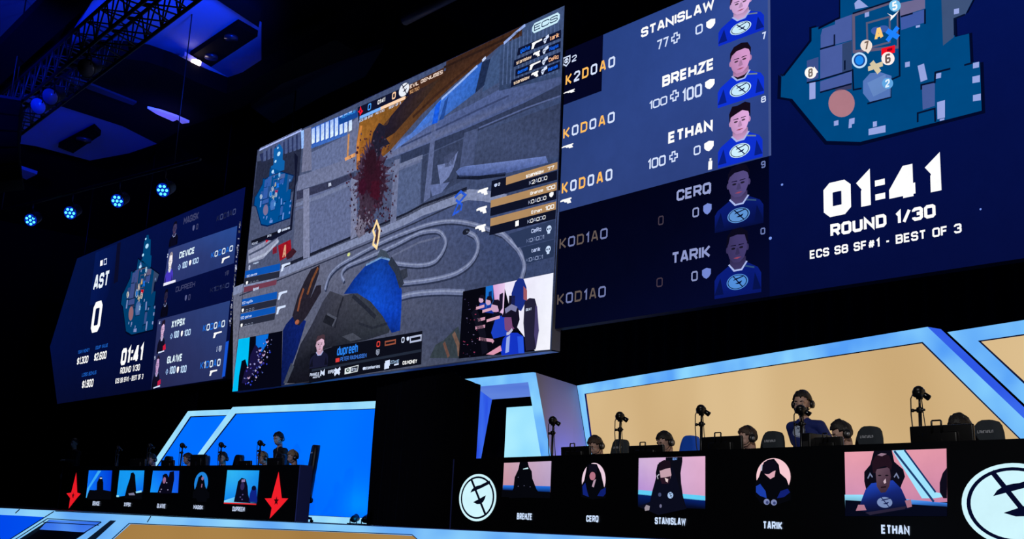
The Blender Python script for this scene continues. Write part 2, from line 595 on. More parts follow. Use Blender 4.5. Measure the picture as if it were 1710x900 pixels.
def skull_shield(a, c, r, col, hole, lay=4):
    a.cut()
    u, z = a.p.uv(*c)
    r = abs(a.p.uv(c[0], c[1] - r)[1] - z)
    a.shape([(u - r, z + r), (u + r, z + r), (u + r, z - .3 * r), (u, z - r), (u - r, z - .3 * r)], col, lay)
    a.shape([(u - .75 * r, z + .75 * r), (u + .75 * r, z + .75 * r), (u + .75 * r, z - .2 * r), (u, z - .7 * r), (u - .75 * r, z - .2 * r)], hole, lay + 1)
    a.shape(ell(u, z + .15 * r, .55 * r, .5 * r, 12), col, lay + 2)
    for s in (-1, 1): a.shape(ell(u + s * .24 * r, z + .12 * r, .15 * r, .16 * r, 8), hole, lay + 3)


def plus(a, c, r, col, hole, lay=4):
    a.cut()
    u, z = a.p.uv(*c)
    r = abs(a.p.uv(c[0], c[1] - r)[1] - z)
    def cr(k, w): return [(u - w, z + k), (u + w, z + k), (u + w, z + w), (u + k, z + w), (u + k, z - w), (u + w, z - w), (u + w, z - k), (u - w, z - k), (u - w, z - w), (u - k, z - w), (u - k, z + w), (u - w, z + w)]
    a.shape(cr(r, .45 * r), col, lay)
    a.shape(cr(r * .72, .2 * r), hole, lay + 1)


def pistol(a, bl, tr, col, lay=4, flip=False):
    a.cut()
    u0, z0, u1, z1 = a.box2(bl, tr)
    W, H = u1 - u0, z1 - z0
    q = [(0, .62), (0, .9), (.1, .9), (.12, 1), (.95, 1), (1, .95), (1, .72), (.88, .66), (1, 0), (.66, 0), (.58, .34), (.42, .3), (.36, .5), (.3, .62)]
    if flip: q = [(1 - x, y) for x, y in q]
    a.shape([(u0 + W * x, z0 + H * y) for x, y in q], col, lay)


def sickle_pistol(a, bl, tr, col, lay=4):
    """the long-barrelled pistol pictogram: grip at the left, barrel to the right"""
    a.cut()
    u0, z0, u1, z1 = a.box2(bl, tr)
    W, H = u1 - u0, z1 - z0
    a.shape([(u0 + W * x, z0 + H * y) for x, y in ((0, 0), (.06, .7), (.02, .92), (.15, 1), (1, 1), (1, .72), (.45, .68), (.3, .5), (.22, 0))], col, lay)


def ring_emblem(a, u, z, rx, ry, fg, bg, lay=2, ring=True):
    """round emblem: disc, thin ring, a diagonal bar and two blade shapes"""
    P = lambda x, y: (u + rx * x, z + ry * y)
    if ring:
        a.shape(ell(u, z, rx, ry, 48), fg, lay)
        a.shape(ell(u, z, rx * .9, ry * .9, 48), bg, lay + 1)
    a.shape(ell(u, z, rx * .82, ry * .82, 48), fg, lay + 2)
    for s in stroke_quads([P(-.38, .8), P(.5, -.72)], .11 * (rx + ry) / 2): a.shape(s, bg, lay + 3)
    a.shape([P(-.38, .2), P(-.3, .34), P(-.17, .45), P(0, .5), P(.12, .52), P(.62, .72), P(.68, .6), P(.2, .4)], bg, lay + 3)
    a.shape([P(-.2, -.2), P(.46, .1), P(.42, -.05), P(.34, -.18), P(.2, -.27), P(.02, -.28)], bg, lay + 3)


def star_emblem(a, pts, hole_c, hole_r, red, black, lay=2):
    a.poly(pts, red, lay)
    u, z = a.p.uv(*hole_c)
    a.shape([(u + (hole_r if k % 2 == 0 else hole_r * .42) * math.sin(k * math.pi / 5), z + (hole_r if k % 2 == 0 else hole_r * .42) * math.cos(k * math.pi / 5)) for k in range(10)], black, lay + 1)


def portrait(a, bl, tr, shirt, skin, hair, emblem=None, k=1.0, lay=2, fade=None, neck=None, hairshape=0, turn=0.0, slim=1.0):
    """head-and-shoulders picture of a player inside a box given by two corners"""
    u0, z0, u1, z1 = a.box2(bl, tr)
    W, H = u1 - u0, z1 - z0
    P = lambda x, y: (u0 + W * (0.5 + (x - 0.5) * slim), z0 + H * y)
    D = lambda c: dim(c, k)
    bot = D(shirt) if fade is None else fade
    sh = [(.0, 0), (.0, .27), (.06, .34), (.3, .45), (.38, .5), (.66, .5), (.72, .46), (.93, .37), (1, .28), (1, 0)]
    a.shape([P(*q) for q in sh], [bot] + [D(shirt)] * 8 + [bot], lay)
    a.shape([P(.0, .05), P(.13, .3), (P(.2, .05))], D(dim(shirt, .62)), lay + 1)
    a.shape([P(1, .05), P(.87, .3), (P(.82, .05))], D(dim(shirt, .62)), lay + 1)
    a.shape([P(.3, .47), P(.42, .36), P(.6, .36), P(.72, .48), P(.64, .5), P(.4, .5)], D((170, 185, 235)), lay + 1)
    a.shape([P(.34, .56), P(.34, .47), P(.44, .385), P(.58, .385), P(.68, .48), P(.68, .56)], [D(dim(skin, .66)), D(dim(skin, .84)), D(dim(skin, .88)), D(dim(skin, .92)), D(dim(skin, .9)), D(dim(skin, .7))], lay + 2)
    if neck: a.shape([P(.345, .47), P(.44, .383), P(.58, .383), P(.675, .475), P(.59, .43), P(.44, .422)], D(neck), lay + 3)
    t = turn
    face = [(.29, .78), (.29, .66), (.33, .56), (.42, .49), (.55, .485), (.65, .55), (.705, .66), (.71, .78), (.66, .9), (.5, .95), (.34, .9)]
    a.shape([P(*q) for q in face], [D(dim(skin, .9)), D(dim(skin, .88)), D(dim(skin, .85)), D(dim(skin, .9)), D(dim(skin, .95)), D(skin), D(skin), D(skin), D(skin), D(skin), D(dim(skin, .9))], lay + 3)
    for x in (.285, .715): a.shape([P(*q) for q in ell(x, .69, .03, .05, 10)], D(dim(skin, .85)), lay + 2)
    hs = [
        [(.27, .74), (.28, .88), (.36, .97), (.52, 1.0), (.66, .97), (.73, .86), (.725, .74), (.69, .84), (.6, .885), (.42, .88), (.32, .83)],
        [(.27, .7), (.26, .86), (.33, .98), (.46, .97), (.62, 1.0), (.74, .95), (.74, .7), (.7, .82), (.56, .87), (.4, .83), (.3, .8)],
        [(.26, .72), (.28, .9), (.4, .99), (.58, 1.0), (.72, .92), (.74, .72), (.69, .8), (.66, .88), (.5, .9), (.34, .88), (.31, .78)],
    ][hairshape]
    a.shape([P(*q) for q in hs], D(hair), lay + 4)
    dk = D(dim(skin, .35))
    for s, x in ((-1, .415 + t), (1, .585 + t)):
        a.shape([P(*q) for q in ell(x, .7, .045, .016, 10)], dk, lay + 4)
        a.shape([P(x - .065, .738 - s * .004), P(x - .05, .752), P(x + .05, .752), P(x + .065, .738 + s * .004)], D(dim(hair, 1.3)), lay + 4)
    a.shape([P(.49 + t, .7), P(.455 + t, .61), P(.5 + t, .597), P(.555 + t, .61), P(.53 + t, .7)], D(dim(skin, .8)), lay + 4)
    a.shape([P(.42 + t, .556), P(.5 + t, .567), P(.59 + t, .56), P(.5 + t, .54)], D(dim((150, 70, 95), 1.0)), lay + 4)
    if emblem:
        ring_emblem(a, *P(.5, .2), W * .23 * slim, H * .115, D(emblem), D(dim(shirt, .35)), lay + 2)
        a.shape([P(.66, .405), P(.86, .36), P(.86, .385), P(.66, .43)], D(dim(emblem, .55)), lay + 2)


# ------------------------------------------------------------------ the top-down map shown three times
def draw_map(a, T, k=1.0, tint=None, lay=1, tower=None):
    """T maps the coordinates of the map drawing to points on the screen's plane."""
    def C(c):
        c = dim(c, k)
        return tuple(c[i] * (1 - tint[3]) + tint[i] * tint[3] for i in range(3)) if tint else c
    def pg(pts, c, l): a.shape([T(*q) for q in pts], C(c), lay + l)
    def ln(pts, t, c, l, closed=False):
        s = abs(T(100, 0)[0] - T(0, 0)[0]) / 100
        for q in stroke_quads([T(*p) for p in pts], t * s, closed): a.shape(q, C(c), lay + l)
    outer = [(428, -12), (428, 108), (300, 172), (302, 155), (262, 165), (262, 238), (105, 440), (88, 428), (84, 562), (150, 572), (350, 815), (545, 820), (1245, 640), (1235, 358), (1180, 362), (1172, 195), (1090, 215), (1085, 112), (1150, 85), (1200, -12)]
    cx, cy = 660, 420
    halo = [(cx + (x - cx) * 1.035, cy + (y - cy) * 1.045 + 4) for x, y in outer]
    if tower: pg(tower, (0, 70, 130), 1)
    pg(halo, (2, 8, 40), 0)
    pg(outer, (0, 72, 128), 1)
    slate = (72, 92, 160)
    pg([(325, 168), (398, 142), (398, 120), (495, 85), (495, 232), (315, 282), (315, 205)], slate, 2)
    pg([(312, 290), (495, 237), (495, 405), (312, 460)], slate, 2)
    pg([(440, 255), (495, 237), (495, 405), (440, 420)], (48, 68, 110), 3)
    pg([(235, 352), (302, 330), (302, 452), (235, 475)], (60, 80, 140), 2)
    pg([(312, 472), (495, 412), (495, 480), (312, 530)], slate, 2)
    pg([(400, 505), (495, 482), (495, 515), (400, 530)], (58, 62, 100), 3)
    pg([(775, 100), (915, 55), (918, 130), (780, 175)], (64, 90, 165), 2)
    pg([(770, 20), (918, -12), (918, 50), (775, 95)], (110, 105, 145), 2)
    pg([(1012, -12), (1198, -12), (1150, 85), (1085, 110), (1085, 215), (1022, 265)], (62, 82, 120), 2)
    ln([(505, 90), (762, 2), (765, 272), (508, 300)], 14, (98, 90, 120), 3, True)
    ln([(582, 135), (714, 98), (714, 245), (586, 280)], 9, (92, 92, 122), 3, True)
    for q in ([(768, 20), (772, 440), (722, 462)], [(500, 400), (505, 520), (552, 512)], [(312, 285), (395, 262), (395, 200)], [(455, 405), (455, 350)],
              [(312, 462), (495, 408)], [(235, 480), (312, 465)], [(312, 535), (495, 485)], [(975, 482), (978, 420), (1065, 398)], [(897, 520), (897, 492), (975, 474)],
              [(876, 708), (876, 655), (975, 628), (978, 705)], [(585, 600), (720, 562), (720, 500)], [(1145, 378), (1195, 364)], [(1090, 205), (1088, 110), (1150, 85)],
              [(500, 80), (770, -8)], [(778, 98), (848, 78)], [(84, 430), (100, 440)], [(918, 140), (918, 55)]):
        ln(q, 8, (6, 18, 48), 4)
    blk = (150, 165, 225)
    for q in ([(250, 482), (285, 474), (285, 570), (250, 577)], [(875, 382), (912, 368), (932, 460), (893, 475)], [(803, 362), (830, 356), (830, 385), (803, 391)],
              [(980, 428), (1012, 421), (1010, 450), (978, 458)], [(988, 592), (1033, 579), (1033, 680), (990, 690)], [(1195, 366), (1230, 358), (1230, 390), (1195, 397)],
              [(1192, 444), (1235, 435), (1235, 475), (1192, 482)], [(1195, 551), (1240, 542), (1240, 580), (1195, 587)], [(592, 746), (690, 724), (690, 765), (592, 783)],
              [(617, 705), (640, 700), (640, 730), (617, 735)], [(480, 689), (512, 681), (510, 715), (495, 719), (495, 738), (476, 742)], [(392, 701), (418, 695), (418, 723), (392, 729)],
              [(1085, 55), (1115, 48), (1115, 78), (1085, 85)], [(570, 75), (595, 68), (595, 95), (570, 102)], [(865, 150), (890, 144), (888, 158), (865, 163)],
              [(510, 20), (535, -5), (590, 40), (515, 55)], [(1003, 690), (1030, 684), (1030, 694), (1003, 700)]):
        pg(q, blk, 3)
    pg([(900, 492), (975, 476), (975, 612), (905, 635)], (70, 92, 155), 3)
    pg(ell(436, 598, 76, 80), (172, 120, 132), 3)
    pg(ell(640, 180, 34, 24), (58, 92, 170), 4); pg(ell(680, 168, 30, 20), (58, 92, 170), 4)
    pg([(560, 470), (600, 425), (660, 418), (725, 440), (720, 560), (600, 590), (560, 540)], (84, 118, 185), 4)
    pg([(585, 480), (690, 430), (700, 520), (620, 560)], (100, 135, 195), 5)
    ln([(700, 238), (762, 158)], 22, (30, 130, 255), 5); ln([(698, 178), (765, 218)], 22, (30, 130, 255), 5)
    ln([(590, 400), (675, 370)], 22, (215, 200, 165), 6); ln([(610, 360), (655, 420)], 22, (215, 200, 165), 6)
    pg(ell(540, 350, 44, 46), (190, 225, 255), 5); pg(ell(540, 350, 33, 35), (20, 70, 150), 6); pg(ell(540, 350, 24, 26), (30, 140, 245), 7)
    pg([(667, 282), (745, 262), (745, 305), (667, 325)], (245, 15, 35), 5); pg([(700, 285), (730, 277), (730, 292), (700, 300)], (150, 0, 25), 6)
    def disc(x, y, r, c, ch, cc):
        pg(ell(x, y, r, r), c, 6)
        u, z = T(x, y); h = abs(T(x, y - r)[1] - z) * .72
        a.text_uv(ch, u - h * .6, z - h, u + h * .6, z + h, C(cc), .2, lay + 8)
    disc(580, 265, 34, (240, 225, 215), '7', (120, 100, 90))
    disc(745, 35, 34, (120, 195, 240), '5', (255, 255, 255))
    disc(705, 340, 38, (255, 240, 235), '6', (110, 90, 90))
    disc(258, 422, 34, (255, 250, 245), '8', (120, 110, 105))
    disc(703, 483, 32, (95, 165, 225), '2', (225, 240, 255))
    pg([(570, 292), (610, 285), (590, 312)], (240, 225, 215), 6)
    pg([(278, 385), (302, 418), (270, 440)], (255, 250, 245), 6)
    pg([(700, 78), (732, 92), (770, 62), (745, 95), (718, 122), (722, 95)], (255, 255, 255), 6)
    u, z = T(652, 195); h = abs(T(0, 30)[1] - T(0, 0)[1])
    a.text_uv('A', u - h * .8, z - h, u + h * .8, z + h, C((255, 205, 120)), .26, lay + 7)
# ================================================================== the hall
HALL_Z, CEIL_Z = -1.4, 10.0
X0, X1, Y0, Y1 = -44.0, 9.0, -9.0, 17.0
black_paint = mat('black_paint', (7, 8, 12), 0.9, var=0.2)
dark_carpet = mat('dark_carpet', (12, 13, 20), 0.95, bump=0.3, bscale=300)


def structure(name, mb, m):
    return tag(mb.build(name, m, world=True), kind='structure')


structure('floor', MB().box(((X0 + X1) / 2, (Y0 + Y1) / 2, HALL_Z - .1), (X1 - X0, Y1 - Y0, .2)), dark_carpet)
hz, hm = CEIL_Z - HALL_Z + .6, (CEIL_Z + HALL_Z) / 2 + .3
structure('wall_back', MB().box(((X0 + X1) / 2, Y1 + .1, hm), (X1 - X0, .2, hz)), black_paint)
structure('wall_front', MB().box(((X0 + X1) / 2, Y0 - .1, hm), (X1 - X0, .2, hz)), black_paint)
structure('wall_left', MB().box((X0 - .1, (Y0 + Y1) / 2, hm), (.2, Y1 - Y0 + .4, hz)), black_paint)
structure('wall_right', MB().box((X1 + .1, (Y0 + Y1) / 2, hm), (.2, Y1 - Y0 + .4, hz)), black_paint)
structure('ceiling', MB().box(((X0 + X1) / 2, (Y0 + Y1) / 2, CEIL_Z + .6), (X1 - X0 + .4, Y1 - Y0 + .4, .2)), mat('ceiling_black', (10, 11, 18), 0.95))

# plaster coffers of the ballroom ceiling: pale slabs hung under the black roof, washed blue by the uplights
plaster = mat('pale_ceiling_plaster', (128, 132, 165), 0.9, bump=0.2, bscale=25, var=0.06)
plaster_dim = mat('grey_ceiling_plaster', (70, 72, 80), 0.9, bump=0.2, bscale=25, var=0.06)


def ceiling_slab(px, z, label, m=plaster, holes=None, t=.12):
    loop = [tuple(on_height(x, y, z)) for x, y in px]
    o = MB().prism(loop, t).build('ceiling_panel', m, world=True)
    return tag(o, label, 'ceiling panel', 'ceiling panels over the hall')


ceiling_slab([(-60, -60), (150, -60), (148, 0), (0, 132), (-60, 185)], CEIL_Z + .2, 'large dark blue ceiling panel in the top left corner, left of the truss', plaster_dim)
ceiling_slab([(190, -60), (300, -60), (436, 46), (436, 118), (400, 141), (386, 150), (286, 117), (210, 97), (118, 92), (120, 60)], CEIL_Z + .35, 'brightest blue ceiling panel, right of the truss, with a black lamp recess in it', plaster)
ceiling_slab([(284, 107), (308, 93), (398, 146), (378, 157)], CEIL_Z + .05, 'narrow bright blue ceiling strip below the black lamp recess', plaster, t=.1)
ceiling_slab([(30, 164), (60, 168), (100, 177), (150, 193), (205, 211), (262, 240), (215, 256), (150, 268), (60, 244), (20, 238)], CEIL_Z, 'blue curved ceiling panel below the black curved beam, with a small dark recess', plaster)
ceiling_slab([(14, 286), (26, 279), (62, 291), (44, 300)], CEIL_Z, 'smallest blue ceiling patch at the far left above the blue lights', plaster, t=.1)
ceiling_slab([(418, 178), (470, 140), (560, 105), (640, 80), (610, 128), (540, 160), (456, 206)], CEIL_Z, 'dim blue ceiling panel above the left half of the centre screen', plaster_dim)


def beam(px, z, t, label):
    o = MB().prism([tuple(on_height(x, y, z)) for x, y in px], t).build('ceiling_beam', mat('beam_black', (3, 3, 6), .95), world=True)
    return tag(o, label, 'ceiling beam', 'black ceiling beams')


beam([(100, 110), (143, 94), (205, 97), (245, 103), (284, 116), (330, 138), (378, 156), (402, 148), (440, 124), (560, 66), (600, 90), (470, 140), (400, 182), (310, 212), (262, 240), (205, 211), (150, 193), (100, 177), (60, 168)],
     CEIL_Z - .45, .4, 'wide black curved beam crossing the ceiling right of the truss')
beam([(318, -30), (360, -30), (436, 22), (432, 46)], CEIL_Z - .1, .3, 'black slanted beam at the top edge, right of the bright blue panel')
tag(MB().prism([tuple(on_height(x, y, CEIL_Z - .55)) for x, y in ((246, 181), (270, 187), (296, 196), (316, 205), (304, 207), (296, 200), (289, 203), (262, 191))], .06).build('ceiling_flap', mat('pale_flap', (235, 215, 205), .7), world=True),
    'small pale wedge lit white on the black curved ceiling beam', 'ceiling trim')
FLAP = on_height(283, 196, CEIL_Z - .55)
spot('ceiling_flap_light', tuple(FLAP + np.array([2.6, -1.2, -2.2])), tuple(FLAP), (1.0, .78, .7), 130, 22, .3)


tag(MB().prism([tuple(on_height(x, y, CEIL_Z - .5)) for x, y in ((100, 128), (108, 126), (160, 145), (228, 172), (222, 176), (150, 150))], .06).build('ceiling_strip', mat('grey_blue_strip', (26, 29, 40), .8), world=True),
    'long thin dim strip lying along the black curved ceiling beam', 'ceiling trim')


def recess(px, z, label, lamps):
    loop = [tuple(on_height(x, y, z)) for x, y in px]
    root = MB().prism(loop, .14).build('recessed_light_box', mat('recess_black', (3, 3, 6), .9), world=True)
    tag(root, label, 'ceiling light', 'dark lamp recesses in the ceiling')
    for x, y, r, on in lamps:
        c = on_height(x, y, CEIL_Z + .02 if on else z - .01)
        mb = MB().tube([(c[0], c[1], c[2] - .05), (c[0], c[1], c[2] + .02)], r, 16)
        mb.build('downlight', glow('downlight_lit', (255, 225, 210), strength=9, sample=False) if on else mat('downlight_off', (60, 60, 75), .3, .6), root, world=True, label='lit white downlight' if on else None)
    return root


recess([(397, 42), (430, 61), (349, 114), (317, 95)], CEIL_Z + .2, 'long black lamp recess with one lit white lamp in the bright blue ceiling panel', [(327.5, 103.5, .11, 1), (386, 62, .15, 0), (353, 94, .15, 0)])
recess([(157, 215), (168, 226), (122, 256), (97, 246)], CEIL_Z - .15, 'short dark lamp recess in the curved blue ceiling panel above the four blue lights', [(140, 233, .2, 0)])

# ------------------------------------------------------------------ lighting truss and lamps
alu = mat('truss_dark_metal', (30, 31, 38), .5, .3)
blk_metal = mat('black_metal', (14, 15, 18), .5, .3)
Z_T = 8.0


def truss(a, b, hgt, label, bays):
    """box truss between two points of one lower chord, its other chords beside and above it"""
    a, b = Vector(a), Vector(b)
    L = (b - a).length
    d = (b - a).normalized()
    sd = Vector((-d.y, d.x, 0))
    root = empty('lighting_truss', a, 0, label, 'truss')
    off = [Vector((0, 0, 0)), sd * hgt, Vector((0, 0, hgt)), sd * hgt + Vector((0, 0, hgt))]
    for o in off:
        MB().tube([o, o + d * L], .035, 8).build('chord', alu, root)
    lc = MB()
    for i in range(bays):
        p, q = d * (L * i / bays), d * (L * (i + .5) / bays)
        r = d * (L * (i + 1) / bays)
        for A, B in ((0, 1), (0, 2), (1, 3), (2, 3)):
            lc.tube([off[A] + p, off[B] + q], .016, 6).tube([off[B] + q, off[A] + r], .016, 6).tube([off[A] + p, off[B] + p], .016, 6)
    lc.build('lacing', alu, root)
    return root


ta, tb = on_height(-30, 225, Z_T), on_height(330, -72, Z_T)
TRUSS = truss(ta, tb, .62, 'box lighting truss running diagonally across the top left corner', 16)
for k in (.2, .75):
    p = Vector(tb) * k + Vector(ta) * (1 - k)
    MB().tube([p + Vector((0, 0, .6)) - wloc(TRUSS), Vector((p.x, p.y, CEIL_Z + .5)) - wloc(TRUSS)], .012, 6).build('hanging_cable', blk_metal, TRUSS)
tag(MB().prism([tuple(on_height(x, y, 8.95)) for x, y in ((-40, 178), (150, 6), (205, -45), (120, -45), (-60, 135))], .2).build('truss_soft_masking', mat('masking_cloth', (5, 5, 9), .95), world=True),
    'dark cloth masking lying along the upper side of the truss', 'masking')


def par_can(loc, aim, label, lit, r=.14, group=None, drop=None):
    root = empty('stage_light', loc, 0, label, 'stage light', group)
    d = (Vector(aim) - Vector(loc)).normalized()
    t = d.orthogonal().normalized()
    b = d.cross(t)
    MB().tube([-d * .3, -d * .28, -d * .05, d * .02], [r * .5, r * .85, r, r * 1.05], 18).build('housing', blk_metal, root)
    led = MB()
    lens = MB().tube([d * .021, d * .03], r * .98, 18)
    if lit:
        lens.build('lens', glow('lamp_blue_face', (0, 40, 190), strength=.8, sample=False), root, label='deep blue lamp face')
        for k in range(7):
            o = Vector((0, 0, 0)) if k == 0 else (t * math.cos(k * math.pi / 3) + b * math.sin(k * math.pi / 3)) * r * .62
            led.tube([d * .031 + o, d * .045 + o], r * .2, 8)
        led.build('led_cluster', glow('lamp_cyan_led', (70, 190, 255), strength=3.0, sample=False), root, label='seven bright blue diodes')
    else:
        lens.build('lens', mat('lens_glass', (150, 160, 190), .15, .2), root)
    y = MB()
    pts = [Vector((math.cos(a) * r * 1.3, 0, math.sin(a) * r * 1.6)) for a in [math.pi * k / 10 for k in range(11)]]
    y.tube(pts, .015, 6)
    top = Vector((0, 0, r * 1.6))
    y.tube([top, top + Vector((0, 0, drop or .13))], .02, 6)
    y.build('yoke', blk_metal, root)
    return root


BL = Plane(-20, 12.0, 12)           # plan lines of the two booth back walls (see below)
PL = BL.back(-3.2)
u0, z0 = PL.uv(52, 367); u1, z1 = PL.uv(273, 317)
pos = [('leftmost of the four blue lamps hanging above the left screen', 52, 367), ('second from left of the four blue lamps above the left screen', 118, 355),
       ('third from left of the four blue lamps above the left screen', 197, 335), ('rightmost of the four blue lamps, nearest the centre screen', 273, 317)]
zt = 0
lamps = []
for lb, x, y in pos:
    p = PL.hit(x, y)
    zt = max(zt, p[2])
    lamps.append((p, lb))
for p, lb in lamps:
    par_can(p, (p[0] * .72, 0, .5), lb, True, r=.15, group='blue lamps in a row', drop=zt + .42 - .04 - p[2] - .15 * 1.6)
bar = MB()
a, b = Vector(PL.hit(-30, 375)), Vector(PL.hit(330, 300))
bar.tube([(a.x, a.y, zt + .42), (b.x, b.y, zt + .42)], .04, 8)
bar_o = bar.build('lamp_bar', blk_metal, world=True)
tag(bar_o, 'thin black pipe carrying the row of four blue lamps', 'lamp bar')
for k in (.1, .9):
    p = a * (1 - k) + b * k
    MB().tube([(p.x, p.y, zt + .42), (p.x, p.y, CEIL_Z + .5)], .012, 6).build('hanging_cable', blk_metal, bar_o, world=True)

for lb, x, y in (('upper of three unlit lamps hanging from the truss', 150, 76.5), ('middle of three unlit lamps hanging from the truss', 90, 126), ('lowest of three unlit lamps hanging from the truss', 70, 142.5)):
    p = on_height(x, y, Z_T) - np.array([0, 0, .42])
    par_can(p, (p[0] + 7, p[1] - 9, 0), lb, False, r=.16, group='unlit lamps under the truss', drop=.42 - .256 - .03)

# dark loudspeaker column hung under the left end of the truss
p = Vector(on_height(16, 175, 7.9))
root = empty('line_array_speaker', p, math.radians(-20), 'black hanging speaker column below the left end of the truss', 'speaker')
for k in range(5):
    MB().rbox((0, .04 * k * k * .3, -.17 - k * .34), (.85, .5, .32), .03, rot=(math.radians(k * 4), 0, 0)).build('speaker_box', mat('speaker_black', (3, 3, 4), .9), root)
MB().box((0, 0, .03), (.7, .45, .06)).tube([(0, 0, .05), (0, 0, 2.3)], .015, 6).build('rigging_frame', blk_metal, root)

# pale pipe high above the centre screen
p, q = on_height(676, 34, 9.4), on_height(770, -14, 9.4)
tag(MB().tube([p, q], .1, 10).build('ceiling_pipe', mat('grey_pipe', (70, 75, 95), .5), world=True), 'grey pipe under the ceiling above the centre screen', 'pipe')

# ------------------------------------------------------------------ stage platform and its lit front
fl = Plane(*(np.array([-.7707, .6372]) * 10.0), 50.3733)          # the stage front nearest the camera
E_ = np.array
s0, s1 = fl.pt(fl.u(-420, 850), 0, -.02), fl.pt(fl.u(1150, 898), 0, -.02)
deck_loop = [(s0[0], s0[1], HALL_Z), (s1[0], s1[1], HALL_Z), (-2.2, 7.6, HALL_Z), (-2.2, 16.8, HALL_Z), (-36, 16.8, HALL_Z), (-36, 6.0, HALL_Z)]
tag(MB().prism(deck_loop, -HALL_Z).build('stage_platform', mat('stage_deck_black', (9, 10, 14), .55, bump=.1, bscale=60), world=True), 'black stage platform carrying both player desks', 'stage')

frame_blue = glow('light_box_pale_blue', (86, 160, 248), (142, 216, 255), 1.0, 1.3, 2.0)
frame_pale = glow('light_box_paler_blue', (138, 206, 250), (168, 232, 255), 1.0, 1.3, 2.0)
frame_stage = glow('light_strip_blue', (96, 166, 246), (146, 214, 252), 1.0, 2.2, 1.5)
frame_veil = glow('light_strip_veil', (44, 104, 236), (84, 148, 248), .95, 3.0, 1.5)
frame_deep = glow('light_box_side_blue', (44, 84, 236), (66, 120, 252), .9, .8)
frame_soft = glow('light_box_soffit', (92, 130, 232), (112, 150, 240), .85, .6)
seam = mat('dark_seam', (22, 46, 120), .8)
orange_lit = glow('amber_lit_panel', (204, 170, 120), (226, 196, 148), .97, .55, 1.0, stretch=(1, 1, .35))
fascia_amber = glow('amber_lit_front', (176, 132, 70), (196, 152, 88), .8, .8)
blue_front = glow('blue_lit_front', (0, 62, 238), (0, 112, 255), .95, .5)

base = fl.pt(fl.u(300), HALL_Z)
FR = empty('stage_fascia', base, 0, 'lit stage front with pale blue border and amber and blue panels along the bottom edge', 'stage fascia')


def slab(plane, px, out0, out1, name, m, parent, label=None, uvs=None):
    q = uvs or [plane.uv(*c) for c in px]
    loop = [plane.pt(u, z, out0) for u, z in q]
    return MB().prism(loop, out1 - out0, tuple(plane.n)).build(name, m, parent, world=True, label=label)


def ext(a, b, x=None, y=None):
    if y is not None: return (a[0] + (b[0] - a[0]) * (y - a[1]) / (b[1] - a[1]), y)
    return (x, a[1] + (b[1] - a[1]) * (x - a[0]) / (b[0] - a[0]))


LIP = lambda x: 848.3 + .0466 * x                         # top edge of the stage lip as seen
YB = 1010
slab(fl, [(-420, YB), (-420, LIP(-420)), (1150, LIP(1150)), (1150, YB + 60)], .0, .02, 'backing_board', mat('front_backing', (10, 14, 34), .8), FR)
slab(fl, [(-420, LIP(-420)), (1150, LIP(1150)), (1150, LIP(1150) + 16), (-420, LIP(-420) + 9)], .02, .1, 'lip', frame_stage, FR, 'pale blue light strip')
slab(fl, [(-420, LIP(-420) + 9), (84, 861), (-110, 1010), (-420, 1010)], .02, .06, 'panel', blue_front, FR, 'bright blue panel')
dg = lambda p, q, y: ext(p, q, y=y)
o1, o2 = (98, 854), (27, 899)            # left side of the second frame
slab(fl, [o1, (199, 858.5), dg((199, 858.5), (147, 900), YB), dg((185, 862), (130, 900), YB), (176, 872), (90, 868), (87, 866), dg((87, 866), (36, 899), YB), dg(o1, o2, YB)], .025, .1, 'frame', frame_stage, FR)
slab(fl, [(88, 867), (176, 872), (166, 880), (76, 877)], .02, .05, 'panel', frame_veil, FR, 'blue panel above the dark opening')
slab(fl, [(76, 877), (166, 880), (147, 889), (69, 884)], .02, .04, 'panel', frame_veil, FR)
slab(fl, [(69, 884), (147, 889), dg((147, 889), (120, 910), YB), dg((69, 884), (44, 901), YB)], .02, .03, 'opening', mat('opening_black', (16, 16, 34), .9), FR, 'dark opening')
slab(fl, [(212, 859), (690, 881), (690, 893.5), (222, 875), dg((222, 875), (195, 899), YB), dg((212, 859), (168, 899), YB)], .025, .1, 'frame', frame_stage, FR)
slab(fl, [(690, 881), (1150, 902), (1150, 1040), (820, 1010), (690, 893.5)], .025, .1, 'frame', frame_stage, FR)
slab(fl, [(222, 875), (690, 893.5), dg((690, 893.5), (800, 992), 1010), dg((222, 875), (195, 899), YB)], .02, .06, 'panel', fascia_amber, FR, 'amber panel')


def seam_line(p, q, wpx=1.3):
    n = np.array([q[1] - p[1], p[0] - q[0]], float); n = n / np.linalg.norm(n) * wpx / 2
    slab(fl, [(p[0] + n[0], p[1] + n[1]), (q[0] + n[0], q[1] + n[1]), (q[0] - n[0], q[1] - n[1]), (p[0] - n[0], p[1] - n[1])], .1, .105, 'seam', seam, FR)


for p_, q_ in (((100, 853.6), (690, 881)), ((98, 854), dg(o1, o2, 905)), ((87, 866), (176, 871.6)), ((80, 872), (172, 877)), ((87, 866), dg((87, 866), (36, 899), 905)), ((176, 872), dg((176, 872), (130, 900), 905)),
               ((222, 874), (690, 892.5)), ((222, 874), dg((222, 875), (195, 899), 905)), ((690, 893), (705, 906)), ((41, 850.6), (34, 857)), ((258, 862), (252, 872)), ((690, 881), (1150, 902))):
    seam_line(p_, q_)
# ================================================================== the three LED walls
SCR = Plane(0, 11.6, 0)          # centre screen
SCS = Plane(0, 11.61, 0)         # side screens, hung a little behind it
cab = mat('led_cabinet_black', (10, 10, 13), .6)
trim_m = mat('screen_edge_metal', (165, 165, 178), .4, .5)


